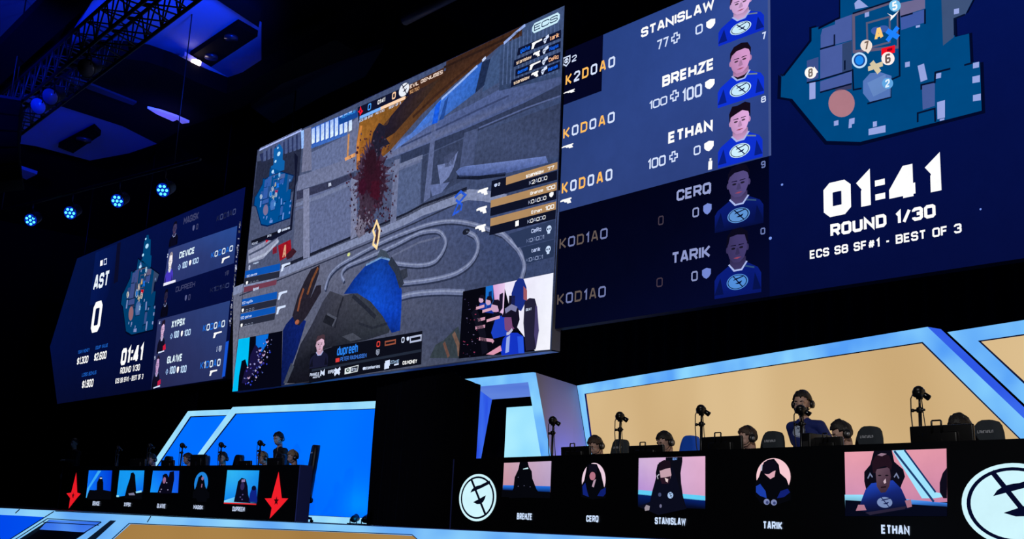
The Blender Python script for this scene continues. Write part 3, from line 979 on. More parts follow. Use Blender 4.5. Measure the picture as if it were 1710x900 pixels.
def led_screen(pl, uvs, label, name='led_screen', depth=.16, trim=None):
    us = [q[0] for q in uvs]; zs = [q[1] for q in uvs]
    root = empty(name, pl.pt((min(us) + max(us)) / 2, min(zs), -depth / 2), 0, label, 'led screen', 'led screens above the stage')
    MB().prism([pl.pt(u, z, -depth) for u, z in uvs], depth, tuple(pl.n)).build('cabinet', cab, root, world=True)
    for k in (.12, .5, .88):
        u = min(us) + (max(us) - min(us)) * k
        MB().tube([pl.pt(u, max(zs) - .5, -depth - .02), pl.pt(u, CEIL_Z + .5, -depth - .02)], .02, 6).build('hanging_cable', blk_metal, root, world=True)
    if trim:
        mb = MB()
        n = len(uvs)
        c = np.array([(min(us) + max(us)) / 2, (min(zs) + max(zs)) / 2])
        for i in range(n):
            A, B = np.array(uvs[i]), np.array(uvs[(i + 1) % n])
            d = (B - A) / np.linalg.norm(B - A); nn = np.array([-d[1], d[0]])
            if nn @ ((A + B) / 2 - c) < 0: nn = -nn
            q = [A - d * trim, B + d * trim, B + d * trim + nn * trim, A - d * trim + nn * trim]
            mb.prism([pl.pt(x[0], x[1], -depth) for x in q], depth + .012, tuple(pl.n))
        mb.build('edge_trim', trim_m, root, world=True)
    return root


cor = [SCR.uv(*q) for q in ((431, 251), (943.6, 9), (921.6, 584), (389, 654))]
mu0, mu1 = (cor[0][0] + cor[3][0]) / 2, (cor[1][0] + cor[2][0]) / 2
mz1, mz0 = (cor[0][1] + cor[1][1]) / 2, (cor[2][1] + cor[3][1]) / 2
MAIN = led_screen(SCR, [(mu0, mz0), (mu1, mz0), (mu1, mz1), (mu0, mz1)], 'large centre LED screen showing a first-person game view', trim=.014)

# ------------------------------------------------------------------ centre screen: the game picture
a = Art(SCR, .004, .0012)
W1 = (92, 100, 132)
a.shape([(mu0, mz0), (mu1, mz0), (mu1, mz1), (mu0, mz1)], [(84, 90, 118), (44, 56, 88), (62, 78, 118), (70, 80, 110)], 0)
# floor with its pale kerb
kerb = [(390, 480), (468, 450), (485, 443), (610, 391), (680, 361), (706, 347), (783, 321), (800, 323), (842, 329), (936, 318)]
a.poly([(389, 654)] + kerb + [(921.6, 584)], [(112, 114, 130)] + [(104, 108, 132)] * 5 + [(66, 80, 122)] * 5 + [(42, 54, 84)], 1)
a.line([(390, 487), (468, 456), (486, 449), (610, 396), (680, 366), (706, 352), (783, 325), (810, 327), (845, 334)], .2, (128, 138, 172), 2)
a.line([(400, 494), (470, 466), (545, 436), (612, 408), (690, 374), (772, 336)], .03, (42, 48, 70), 2)
a.line([(470, 446), (485, 440), (610, 388), (680, 358), (706, 344), (780, 316)], .09, (26, 30, 48), 2)
# wall panels
a.poly([(520, 255), (578, 226), (577, 268), (521, 293)], (100, 112, 152), 1)
a.poly([(517, 318), (588, 300), (590, 396), (519, 428)], (98, 108, 146), 1)
a.poly([(495, 330), (509, 327), (509, 433), (488, 441)], (92, 98, 126), 1)
a.poly([(660, 290), (705, 268), (700, 350), (662, 365)], (82, 96, 134), 1)
a.poly([(640, 280), (662, 270), (660, 372), (640, 380)], (78, 86, 118), 1)
a.poly([(800, 222), (937, 172), (933, 262), (790, 280)], [(66, 78, 112), (52, 62, 92), (60, 72, 108), (58, 68, 98)], 1)
a.poly([(705, 262), (790, 225), (775, 300), (703, 340)], (54, 64, 94), 1)
# long pale beam
a.poly([(499, 294), (574, 268), (640, 243), (670, 231), (789, 174), (834, 150), (938, 120), (937, 140), (878, 171), (776, 216), (670, 258), (590, 287), (557, 300), (496, 319)],
       [(108, 116, 150)] * 3 + [(80, 96, 146)] * 3 + [(72, 86, 130)] * 2 + [(76, 92, 142)] * 3 + [(112, 120, 154)] * 3, 3)
a.line([(670, 245), (740, 212), (800, 183), (850, 160)], .04, (56, 68, 108), 4)
a.poly([(496, 320), (557, 301), (592, 288), (592, 296), (560, 312), (496, 334)], (52, 56, 84), 2)
a.poly([(670, 258), (776, 216), (878, 171), (937, 141), (937, 160), (800, 218), (670, 276)], (48, 58, 88), 2)
a.line([(494, 343), (540, 326), (592, 304), (640, 288), (706, 262)], .09, (112, 122, 156), 3)
a.line([(494, 350), (540, 333), (592, 311), (640, 294), (704, 268)], .06, (96, 106, 142), 3)
a.line([(800, 214), (880, 180), (937, 160)], .03, (86, 100, 146), 3)
a.poly([(549, 306), (553, 305), (554, 310), (549, 312)], (190, 200, 225), 3)
# columns
a.poly([(509, 216), (520, 212), (521, 284), (504, 288)], (112, 116, 146), 4)
a.poly([(507, 317), (517, 314), (518, 429), (507, 432)], (126, 132, 164), 4)
a.poly([(587, 298), (597, 294), (596, 395), (586, 400)], (120, 126, 158), 4)
a.poly([(659, 268), (668, 265), (662, 370), (652, 374)], (108, 116, 150), 4)
a.poly([(722, 210), (729, 207), (719, 330), (708, 338)], (92, 104, 146), 4)
a.poly([(776, 222), (799, 214), (790, 274), (768, 283)], (72, 84, 122), 4)
# windows at the top left
a.poly([(434, 258), (503, 222), (504, 246), (437, 272)], (40, 50, 92), 1)
a.poly([(430, 270), (504, 247), (500, 295), (490, 320), (421, 345)], (38, 44, 68), 1)
for i in range(9):
    x = 440 + i * 7.2
    a.poly([(x, 250 - i * 3.3), (x + 4.5, 248 - i * 3.3), (x + 4.6, 268 - i * 2.4), (x, 269.5 - i * 2.4)], (74, 88, 132), 2)
a.line([(434, 250), (470, 233), (504, 217)], .07, (170, 186, 245), 3)
a.poly([(503, 219), (508, 217), (508.5, 247), (504, 249)], (150, 190, 255), 4)
a.poly([(520, 214), (584, 187), (580, 222), (521, 248)], (44, 92, 190), 2)
for i in range(9):
    x = 521 + i * 7.75
    a.poly([(x, 215.5 - i * 3.5), (x + 5.4, 213 - i * 3.5), (x + 5.2, 238 - i * 2.6), (x, 241 - i * 2.6)], [(165, 195, 255), (165, 195, 255), (222, 240, 255), (222, 240, 255)], 3)
a.line([(520, 246), (580, 223)], .07, (60, 105, 190), 4)
a.poly([(578, 215), (600, 192), (600, 262), (588, 268), (577, 268)], (104, 112, 146), 2)
a.line([(583, 224), (581, 262)], .07, (196, 140, 92), 4)
a.poly([(576, 264), (594, 255), (594, 261), (577, 269)], (226, 160, 104), 4)
# amber crane beam
a.poly([(601, 205), (684, 150), (676, 190), (640, 262), (612, 285), (596, 283), (596, 240)], [(140, 92, 38), (120, 78, 36), (96, 60, 34), (128, 80, 38), (142, 88, 40), (150, 84, 36), (160, 104, 42)], 5)
a.poly([(684, 150), (715, 132), (706, 190), (652, 252), (640, 262), (676, 190)], [(88, 58, 34), (74, 46, 30), (84, 54, 34), (108, 70, 38), (116, 74, 38), (84, 54, 34)], 5)
a.poly([(715, 132), (745, 118), (746, 103), (873, 43), (872, 60), (836, 76), (808, 100), (760, 140), (706, 190)], [(60, 40, 32), (56, 36, 28), (62, 38, 28), (62, 38, 26), (66, 40, 28), (72, 44, 30), (76, 46, 30), (80, 50, 32), (84, 54, 34)], 5)
a.line([(742, 113), (800, 86), (868, 54)], .05, (44, 28, 24), 6)
a.line([(690, 196), (730, 158), (790, 108), (836, 74)], .06, (58, 36, 28), 6)
a.poly([(684, 158), (735, 132), (704, 172), (660, 222), (632, 240), (640, 210)], [(34, 28, 44), (62, 44, 34), (40, 32, 42), (36, 28, 38), (34, 26, 36), (30, 26, 44)], 6)
a.poly([(640, 168), (668, 156), (648, 208), (636, 214)], (128, 84, 36), 6)
a.line([(604, 210), (598, 244), (600, 276)], .1, (196, 124, 60), 6)
# blue glazing and the grey cladding at the top right
a.poly([(658, 252), (690, 220), (735, 168), (800, 108), (806, 104), (796, 154), (730, 204), (672, 233)], [(96, 130, 205), (70, 120, 215), (60, 125, 225), (50, 105, 205), (46, 96, 190), (48, 96, 180), (52, 104, 196), (84, 116, 190)], 4)
a.poly([(728, 176), (737, 168), (731, 205), (722, 208)], (26, 92, 225), 5)
a.poly([(744, 168), (750, 160), (742, 198), (734, 202)], (36, 74, 150), 5)
a.poly([(806, 104), (820, 98), (810, 142), (794, 156)], (30, 44, 78), 5)
a.poly([(820, 98), (838, 75), (834, 138), (806, 154)], (62, 84, 126), 5)
a.poly([(838, 76), (880, 40), (943, 9), (938, 128), (834, 152)], [(58, 78, 118), (60, 80, 118), (66, 84, 124), (58, 76, 116), (48, 64, 98)], 4)
for i in range(15):
    x = 843 + i * 6.5
    a.line([(x, 72 - i * 3.6), (x - 3, 142 - i * 1.4)], .03, (78, 98, 142), 5)
a.line([(738, 166), (770, 137), (798, 110)], .05, (150, 180, 240), 6)
a.line([(806, 102), (812, 96)], .06, (200, 215, 250), 6)
a.line([(842, 73), (862, 55), (878, 42)], .06, (150, 175, 235), 6)
# big pale pipe, rubble, corner crates
a.poly([(762, 287), (768, 281), (776, 278), (850, 269), (912, 261), (916, 272), (840, 291), (768, 296)], [(92, 112, 172), (92, 112, 172), (106, 126, 188), (108, 128, 190), (104, 124, 186), (84, 104, 164), (76, 94, 152), (70, 86, 138)], 5)
a.line([(764, 296), (800, 297), (845, 291)], .07, (22, 28, 48), 5)
a.poly([(731, 276), (750, 272), (766, 252), (758, 280), (750, 296), (736, 310)], (110, 124, 172), 5)
a.poly([(719, 309), (742, 306), (752, 304), (738, 322), (722, 328)], (96, 110, 158), 5)
a.poly([(742, 262), (764, 250), (756, 276), (744, 280)], (66, 76, 110), 5)
# hoses on the floor
for pts, t in (([(543, 484), (550, 462), (565, 445), (590, 430), (640, 404), (700, 380), (735, 371), (765, 370), (800, 377), (838, 391)], .1),
               ([(575, 470), (571, 458), (580, 445), (610, 432), (655, 412), (690, 394), (710, 387), (732, 386), (743, 397), (744, 410), (735, 428), (722, 439), (700, 443), (672, 441), (655, 438)], .1),
               ([(780, 387), (794, 395), (799, 410), (794, 428), (780, 445), (755, 459), (715, 468), (662, 474)], .11),
               ([(835, 386), (855, 405), (868, 420), (876, 440), (873, 460), (866, 474)], .12), ([(660, 499), (690, 491), (735, 487), (776, 488)], .13)):
    a.curve([(x + 1, y + 3.4) for x, y in pts], t * .75, (44, 52, 78), 2)
    a.curve(pts, t * .85, (108, 118, 154), 3)
    a.curve([(x, y - .8) for x, y in pts], t * .25, (140, 150, 182), 4)
a.oval((779, 387), (6, 5), (26, 30, 46), 4)
a.line([(655, 428), (700, 405), (735, 396)], .04, (98, 106, 136), 3)
# red burst on the wall
rnd = random.Random(3)
for cx, cy, R, col, n, l in ((622, 298, 36, (70, 52, 74), 70, 6), (624, 300, 31, (50, 30, 48), 66, 7), (613, 352, 19, (62, 48, 66), 50, 7), (622, 292, 22, (50, 20, 36), 50, 8), (628, 318, 12, (62, 18, 36), 30, 9), (606, 312, 9, (56, 18, 38), 24, 9), (620, 270, 14, (44, 20, 34), 30, 9)):
    q = []
    for k in range(n):
        th = 2 * math.pi * k / n
        r = R * (rnd.uniform(.75, 1.12) if k % 2 else rnd.uniform(.62, .9))
        q.append((cx + r * math.cos(th) * .85, cy + r * math.sin(th) * 1.75))
    a.poly(q, col, l)
for k in range(260):
    th = rnd.uniform(0, 6.28); r = rnd.uniform(.55, 1.4)
    x, y = 621 + 30 * r * math.cos(th), 308 + 66 * r * math.sin(th)
    s = rnd.uniform(.5, 2.0)
    a.poly([(x - s, y), (x + s * .4, y - s * 1.6), (x + s, y + s), (x - s * .3, y + s * 1.4)], rnd.choice([(52, 30, 48), (38, 22, 36), (64, 30, 48), (84, 74, 98)]), 8)
for k in range(60):
    x, y = 606 + rnd.uniform(-14, 14), 372 + rnd.uniform(-22, 18)
    s = rnd.uniform(.6, 1.8)
    a.poly([(x - s, y), (x + s * .4, y - s * 2), (x + s, y + s), (x - s * .3, y + s * 1.8)], rnd.choice([(52, 40, 60), (130, 124, 146), (42, 30, 46)]), 9)
a.poly([(624, 222), (634, 205), (645, 212), (643, 228), (652, 240), (640, 246), (632, 270), (624, 262), (618, 250)], (32, 30, 48), 7)
a.poly([(597, 372), (604, 366), (612, 375), (609, 392), (600, 398), (595, 388)], (112, 108, 130), 8)
a.line([(630, 370), (624, 385), (627, 394), (624, 408), (630, 414), (633, 400), (635, 384), (630, 370)], .06, (255, 222, 165), 9)
a.poly([(630, 378), (633, 386), (631, 408), (627, 405)], (70, 50, 58), 8)
a.line([(760, 330), (770, 320), (778, 326), (766, 340), (758, 358), (768, 352)], .05, (40, 90, 215), 5)
a.line([(762, 334), (772, 342), (770, 352)], .05, (40, 90, 215), 5)
a.oval((583, 425), (2.5, 3), (205, 215, 140), 4)
# red wall sign with a white letter A, pale crates beside it
a.poly([(415, 418), (464, 392), (465, 404), (440, 432), (415, 440)], (142, 148, 176), 4)
a.line([(416, 426), (440, 414), (464, 396)], .05, (70, 78, 106), 5)
a.line([(416, 437), (445, 424), (466, 402)], .07, (172, 180, 205), 5)
a.poly([(465, 410), (486, 400), (488, 424), (468, 436)], (150, 18, 34), 5)
a.poly([(456, 414), (463, 411), (463, 422), (456, 425)], (120, 30, 50), 5)
a.text('A', (472, 431), (480, 408), (215, 160, 130), .18, 6)
a.poly([(478, 426), (490, 414), (496, 420), (488, 430), (480, 434)], (60, 26, 38), 6)
# player's gloved hands and sleeves
a.poly([(473, 552), (478, 542), (490, 528), (512, 536), (497, 586), (476, 642), (470, 646)], [(12, 28, 92)] * 3 + [(14, 34, 110)] + [(10, 24, 80)] * 3, 5)
a.poly([(520, 450), (535, 442), (533, 458), (519, 498), (529, 477), (537, 476), (537, 488), (512, 530), (500, 544), (494, 540), (489, 527), (498, 495), (509, 470)], (36, 32, 44), 6)
a.line([(532, 447), (522, 468), (514, 492)], .08, (120, 72, 46), 7)
a.line([(508, 482), (502, 500), (498, 520)], .08, (128, 74, 54), 7)
a.oval((497, 538), (3.5, 4), (170, 96, 70), 7)
a.poly([(552, 486), (574, 494), (590, 490), (613, 490), (622, 505), (638, 522), (654, 543), (650, 556), (612, 568), (552, 580), (525, 590), (520, 640), (476, 640), (490, 612), (502, 576), (520, 545), (541, 502)],
       [(58, 60, 74), (62, 64, 78), (58, 62, 72), (54, 60, 72), (48, 54, 66), (56, 62, 72), (50, 56, 66), (44, 48, 60), (36, 40, 52), (30, 32, 44), (24, 26, 36), (18, 18, 28), (18, 18, 28), (24, 26, 38), (34, 36, 50), (48, 50, 66), (54, 56, 72)], 6)
a.poly([(545, 525), (562, 532), (556, 546), (540, 538)], (28, 30, 40), 7)
a.line([(547, 524), (562, 532), (556, 545)], .05, (76, 80, 96), 8)
a.line([(574, 496), (566, 520), (560, 548)], .06, (34, 36, 48), 7)
a.line([(590, 494), (610, 512), (628, 530)], .09, (36, 40, 54), 7)
a.line([(600, 540), (622, 548), (648, 540)], .05, (38, 42, 54), 7)
a.poly([(572, 562), (590, 556), (605, 566), (586, 570)], (68, 72, 86), 7)
a.poly([(474, 640), (487, 606), (492, 612), (480, 640)], (66, 72, 88), 7)
a.poly([(575, 491), (592, 466), (612, 443), (638, 430), (652, 434), (662, 455), (672, 485), (671, 520), (669, 552), (655, 556), (640, 528), (620, 504), (598, 490)],
       [(14, 44, 120), (10, 48, 140), (12, 54, 156), (18, 60, 150), (10, 50, 140), (10, 50, 150), (12, 58, 170), (14, 62, 180), (12, 54, 160), (10, 40, 120), (12, 62, 185), (18, 78, 205), (16, 64, 170)], 7)
a.poly([(630, 430), (636, 416), (646, 420), (654, 434), (644, 432)], (62, 74, 92), 8)
a.line([(652, 434), (664, 452), (672, 478)], .16, (44, 52, 70), 8)
a.poly([(668, 452), (680, 448), (682, 462), (672, 468)], (50, 56, 72), 6)
a.line([(612, 443), (638, 430), (652, 434)], .04, (110, 150, 200), 8)
a.poly([(718, 598), (728, 576), (742, 568), (758, 552), (766, 545), (770, 562), (767, 598)], (52, 62, 70), 4)
a.line([(758, 556), (766, 576), (768, 594)], .09, (110, 84, 74), 5)
a.line([(742, 572), (750, 596)], .07, (104, 74, 66), 5)
a.part('game_picture', MAIN, 'first-person view of a grey hall with pipes, hoses and gloved hands', PIC_GRAIN)

# ------------------------------------------------------------------ centre screen: overlays
a = Art(SCR, .02, .0012)
bar_c = (16, 20, 46)
a.poly([(598.5, 180), (683, 143), (684, 160), (600, 203)], bar_c, 0)
a.poly([(683, 143), (743, 113), (742, 126), (684, 160)], (70, 42, 30), 0)
a.poly([(566, 198), (598, 184), (599, 196), (568, 209)], (20, 70, 150), 0)
a.text('0', (615.3, 185.8), (621.8, 172), (70, 160, 250), .2)
a.text('0', (656, 167.5), (663, 152.8), (250, 205, 165), .22)
a.text('01:41', (632, 175.5), (645, 162.5), WHITE, .2)
a.line([(602, 197.2), (637, 181.7)], .07, (120, 180, 255), 2)
a.line([(637, 181.7), (678.6, 163.2)], .07, (255, 215, 180), 2)
a.text('ECS S8 SF#1', (601.8, 205), (624.3, 190.6), OFFW, .18)
a.text('RD 1/30', (629, 192.3), (643.6, 182.4), OFFW, .18)
a.text('BEST OF 3', (651, 183), (671.3, 170), OFFW, .18)
a.text('ASTRALIS', (571.7, 199), (595.3, 183.5), (60, 165, 250), .16)
a.text('EVIL GENIUSES', (686, 148.5), (741.3, 117), (250, 225, 210), .2)
a.text('$2,750', (686, 157.5), (702, 144.6), (205, 155, 110), .17)
star_emblem(a, [(603.6, 177), (605.5, 184), (608, 185.5), (605.5, 189), (602.6, 194), (602, 189), (599, 187), (601.8, 185)], (603.4, 186), .04, (245, 25, 50), (60, 5, 25))
u, z = SCR.uv(676.4, 150.4)
ring_emblem(a, u, z, .22, .17, (235, 240, 250), (40, 40, 60), 3, ring=False)
a.part('score_header', MAIN, 'dark header with team names, scores and round timer')

# channel logo: three letters knocked out of a rounded plate
u0, z0, u1, z1 = a.box2((889.8, 57.8), (936.6, 19.5))
r = (z1 - z0) * .3
pl_ = [(u0 + r, z0), (u1 - r, z0), (u1, z0 + r), (u1, z1 - r), (u1 - r, z1), (u0 + r, z1), (u0, z1 - r), (u0, z0 + r)]
a.shape(pl_, (205, 240, 255), 0)
w_ = (u1 - u0)
a.text_uv('ECS', u0 + .07 * w_, z0 + .2 * (z1 - z0), u1 - .07 * w_, z1 - .2 * (z1 - z0), (40, 60, 92), .17, 2, .9)
a.part('channel_logo', MAIN, 'white plate with the letters ECS')

kf = (14, 20, 48)
for (l, rt), lt, gun, rtxt, lc, rc in (
        (([(867, 81), (864.5, 94)], [(938.5, 50), (938.5, 64)]), 'gla1ve', 's', 'tarik', (20, 110, 250), (255, 190, 145)),
        (([(860, 101.5), (858.5, 113)], [(938, 69), (937.5, 80.5)]), 'stanislaw', 'p', 'Magisk', (255, 225, 195), (20, 100, 240)),
        (([(862.5, 117), (862, 128.5)], [(937.5, 87), (937, 100)]), 'dupreeh', 's', 'CeRq', (20, 110, 250), (255, 190, 145)),
        (([(855.5, 135), (854.5, 146.5)], [(936.5, 103), (936, 115.5)]), 'stanislaw', 'p', 'dupreeh', (255, 225, 195), (20, 100, 240))):
    a.poly([l[0], rt[0], rt[1], l[1]], kf, 0)
    A0, A1, B0, B1 = l[0], l[1], rt[0], rt[1]
    def at(f, g):   # f along the row, g up the row
        x = A0[0] + (B0[0] - A0[0]) * f
        yt = A0[1] + (B0[1] - A0[1]) * f; yb = A1[1] + (B1[1] - A1[1]) * f
        return (x, yb + (yt - yb) * g)
    f1 = .26 if len(lt) < 8 else .36
    a.text(lt, at(.05, .22), at(f1 + .02, .78), lc, .17)
    if gun == 's': sickle_pistol(a, at(f1 + .05, .1), at(f1 + .3, .9), WHITE)
    else: pistol(a, at(f1 + .05, .1), at(f1 + .2, .9), WHITE, flip=False)
    fs = f1 + (.34 if gun == 's' else .26)
    skull(a, at(fs + .03, .5), 4.5, OFFW, kf)
    a.line([at(fs + .05, .75), at(fs + .12, .9)], .06, OFFW, 4)
    a.text(rtxt, at(max(fs + .14, .7), .22), at(.96, .78), rc, .17)
a.part('kill_feed', MAIN, 'four dark rows of player names and pistols')

# right hand roster
tan, dkp = (176, 138, 96), (14, 18, 38)
a.poly([(822.6, 302.5), (846.6, 296.2), (846.6, 309), (932, 285), (932, 300.5), (820.5, 330)], dkp, 0)
a.poly([(846.8, 296.4), (932.6, 271), (932.2, 283), (846.4, 309.5)], tan, 1)
a.poly([(821, 347.2), (931, 318), (930.8, 333), (820, 361.4)], dkp, 0)
a.poly([(821.2, 335), (931.6, 304.7), (931.3, 318), (820.6, 347.2)], tan, 1)
a.poly([(820, 378.4), (929.8, 350), (929, 366), (818.4, 393.5)], dkp, 0)
a.poly([(820.6, 365.2), (930.2, 336.8), (929.8, 350), (820.2, 378.4)], tan, 1)
a.poly([(851, 391), (928.5, 367), (927, 399), (866, 414)], (44, 58, 92), 0)
a.poly([(872, 414), (927, 400), (926, 429), (880, 441)], (40, 54, 86), 0)
gr = [(150, 160, 190), WHITE] * 3
a.text('stanislaw', (880, 298), (910.3, 282), WHITE, .19); a.text('77', (915.6, 286), (927.3, 276.5), WHITE, .2)
a.text('K2A0D0', (885.4, 309.5), (915.8, 293.5), gr, .16)
a.text('Brehze', (887.3, 326.4), (909, 315), WHITE, .19); a.text('100', (913.5, 319.4), (929.2, 308.3), WHITE, .2)
a.text('K0A0D0', (884, 342), (914.2, 327), gr, .16)
a.text('Ethan', (889, 358), (907, 347.5), WHITE, .19); a.text('100', (912.3, 352.3), (927.4, 341), WHITE, .2)
a.text('K0A0D0', (882.4, 374), (913, 359.6), gr, .16)
a.text('CeRq', (889, 390), (905.8, 379), (190, 205, 245), .19)
a.text('K0A0D1', (881, 406.3), (910.5, 392.4), [(95, 110, 150), (150, 165, 205)] * 3, .16)
a.text('tarik', (889, 422.5), (904.5, 412), (190, 205, 245), .19)
a.text('K0A0D1', (880, 438.5), (908.6, 425.6), [(95, 110, 150), (150, 165, 205)] * 3, .16)
skull(a, (918.5, 383.5), 7, (205, 225, 255), (44, 58, 92)); skull(a, (917.3, 417.5), 7, (205, 225, 255), (40, 54, 86))
shield(a, (919, 331), (926.4, 320), WHITE); shield(a, (827, 313.4), (832.5, 306), (190, 205, 240)); a.text('2', (833.6, 311), (837, 305), OFFW, .22)
a.line([(865.4, 369), (865.2, 378)], .09, WHITE, 4)
for x, y in ((799, 313), (797, 343.5), (795, 374)):
    pistol(a, (x, y + 17), (x + 18, y), WHITE)
a.part('roster', MAIN, 'tan and black rows of the right-hand team')

# left hand roster
blu = (12, 84, 180)
for t, b in ((453, 464.5), (500, 511.5), (524.5, 535)):
    d_ = (453 - t) * .12
    x0_, x1_ = 411 + d_ * .9, 469.5 + d_ * .9
    a.poly([(x0_, t), (x1_, t - 13), (x1_ - .8, b - 12.5), (x0_ - 1, b)], blu, 0)
    a.poly([(x0_ - 1, b + .5), (x1_ - .8, b - 12), (x1_ - 2, b - 1), (x0_ - 2.4, b + 11.5)], (38, 42, 60), 0)
    sickle_pistol(a, (x1_ + 1, t + 1), (x1_ + 17, t - 15), OFFW)
a.poly([(409, 479.5), (463.5, 467.5), (462.5, 475.5), (407.8, 489)], (112, 58, 78), 0)
for s, bl, tr in (('magisk', (424, 442), (434, 436)), ('100 device', (413, 464), (431, 455)), ('dupreeh', (424, 486), (434, 478)), ('100 xyp9x', (405.5, 509), (424, 500)), ('100 gla1ve', (403, 533.5), (422, 525))):
    a.text(s, bl, tr, (205, 225, 255), .18)
for x, y in ((412, 476), (405, 522), (403, 547)):
    shield(a, (x, y), (x + 4, y - 7), WHITE); a.text('0 0 0', (x + 7, y - 1), (x + 21, y - 8.5), (130, 140, 165), .18)
skull(a, (418, 447), 4, (190, 200, 230), (110, 118, 150))
a.text('ROUND', (422, 410), (432, 403), (190, 200, 230), .2)
a.poly([(445, 401), (450, 396), (450, 402), (445, 406)], (200, 30, 50), 0); a.text('RTX', (448, 397), (455, 391), OFFW, .2)
a.poly([(421, 411), (462, 394), (486, 383), (486.5, 376), (465, 386), (421, 402)], (16, 18, 34), 0)
a.oval((468, 386), (2.6, 3), OFFW, 3); a.text('steelseries', (472, 387), (486, 377.6), OFFW, .2)
a.part('roster', MAIN, 'blue and black rows of the left-hand team')

# player strip along the bottom
a.poly([(560, 578), (707, 552.7), (704.8, 608.6), (517, 640), (520, 592)], (12, 14, 26), 0)
a.line([(522, 619), (704.8, 585.5)], .05, (34, 42, 58), 1)
a.text('dupreeh', (564.3, 594), (600, 572.5), (40, 130, 240), .17)
a.text('PETER RASMUSSEN', (570, 603.5), (614.3, 590), (60, 120, 220), .16)
a.poly([(562, 599), (568.5, 597.6), (568.5, 604), (562, 605.4)], (220, 60, 60), 2)
a.text('0', (630.4, 580), (636.8, 569.5), (240, 70, 60), .2); a.text('0', (672, 573), (677.5, 562.7), OFFW, .2)
a.line([(645, 571), (662, 567.8), (661.8, 573.5), (644.8, 577)], .03, (150, 80, 60), 2, True)
a.line([(687, 563.5), (705, 560), (704.6, 568), (686.8, 571.6)], .035, (180, 190, 220), 2, True)
shield(a, (680.5, 570), (685.5, 562), OFFW); skull_shield(a, (632.5, 589), 5, (170, 180, 205), (12, 14, 26))
a.part('player_strip', MAIN, 'black strip naming the player in view')
portrait(a, (518, 616), (553, 556), (24, 26, 52), (220, 180, 205), (70, 50, 60), None, 1.0, 2, hairshape=1)
a.part('player_portrait', MAIN, 'player in a dark jersey')
a.text('PINNACLE', (519, 629), (535, 621.5), OFFW, .2); a.text('esports', (524, 632), (536, 627), OFFW, .18); a.line([(537, 628), (538, 621), (541, 624), (543, 620), (542.6, 627)], .05, OFFW, 4)
a.text('HYPER', (549.5, 624.5), (560.5, 617), OFFW, .2); a.line([(560, 626), (570, 615)], .07, OFFW, 4); a.line([(561, 617), (569, 624)], .07, OFFW, 4)
a.poly([(577.5, 615.5), (600.6, 609.5), (598.8, 620.5), (577, 625.5)], (225, 235, 240), 2)
a.poly([(588, 614), (599.6, 611), (598, 619.4), (587.5, 622)], (18, 24, 40), 3); a.text('RTX', (589, 620.5), (597.6, 614), OFFW, .2, 5)
a.oval((582.5, 618.5), (3, 3.2), (40, 70, 60), 3); a.oval((582.7, 618.5), (1.4, 1.5), (225, 235, 240), 4)
a.text('steelseries', (611, 617.5), (636.5, 608.5), OFFW, .17); a.oval((609.5, 615.5), (2, 2.4), OFFW, 4)
a.line([(645, 606), (651, 604.4), (651, 608), (645.5, 609.4), (645.3, 613.6), (651.5, 612)], .07, OFFW, 4)
a.text('ZOWIE', (653, 608), (668.5, 600.5), (150, 180, 215), .18); a.line([(660, 609.5), (667.5, 608)], .03, OFFW, 4)
a.text('CS.MONEY', (674, 609.5), (698.5, 600), WHITE, .22)
a.part('sponsor_lettering', MAIN, 'row of white sponsor names')

# the two live pictures inset at the lower corners
a.poly([(399.8, 566.7), (473, 552.7), (471, 645), (389.3, 654)], (5, 6, 20), 0)
a.poly([(399.8, 566.7), (418.5, 563.3), (415, 614), (411, 600), (405, 603), (400.5, 628), (398.5, 653), (389.3, 654)], (0, 190, 245), 1)
a.poly([(429, 561.5), (450, 557.6), (447, 575), (436, 592), (428, 598)], (10, 110, 215), 1)
a.poly([(416, 610), (420, 592), (428, 575), (440, 590), (436, 612), (424, 626), (412, 640), (405, 640), (410, 620)], (22, 18, 62), 2)
rnd = random.Random(11)
for k in range(75):
    t = rnd.random()
    x = 412 + 40 * t + rnd.uniform(-9, 9); y = 640 - 66 * t + rnd.uniform(-12, 16)
    if not (402 < x < 468 and 562 < y < 646): continue
    s = rnd.uniform(.6, 1.9)
    a.poly([(x - s, y), (x, y - s), (x + s, y), (x, y + s * 1.3)], rnd.choice([(150, 150, 205), (60, 50, 160), (40, 60, 200), (190, 180, 215), (24, 20, 80), (90, 110, 190)]), 3 if s > 1.2 else 4)
for x, y in ((448, 570), (436, 584), (437, 604), (442, 592), (417, 630)):
    a.oval((x, y), (2.4, 3.2), (190, 160, 200), 4); a.oval((x, y - 2), (2.6, 2.2), (26, 20, 50), 5)
a.part('live_picture', MAIN, 'blue and black live picture of seated players')
a.poly([(774.7, 487), (925.8, 456), (920, 584), (767.5, 599)], (6, 6, 16), 0)
a.poly([(842, 473), (925.8, 456), (920, 584), (895, 586), (860, 540)], [(235, 228, 250), (240, 242, 255), (245, 245, 255), (240, 240, 250), (235, 232, 250)], 1)
a.poly([(825, 476.5), (845, 472.5), (842, 535), (830, 530)], [(214, 160, 215), (232, 205, 240), (225, 190, 228), (200, 120, 190)], 2)
a.poly([(813, 479), (825, 476.5), (826, 520), (812, 520)], (24, 108, 200), 2)
a.poly([(818, 488), (823, 486), (823, 505), (817, 505)], (10, 40, 100), 3)
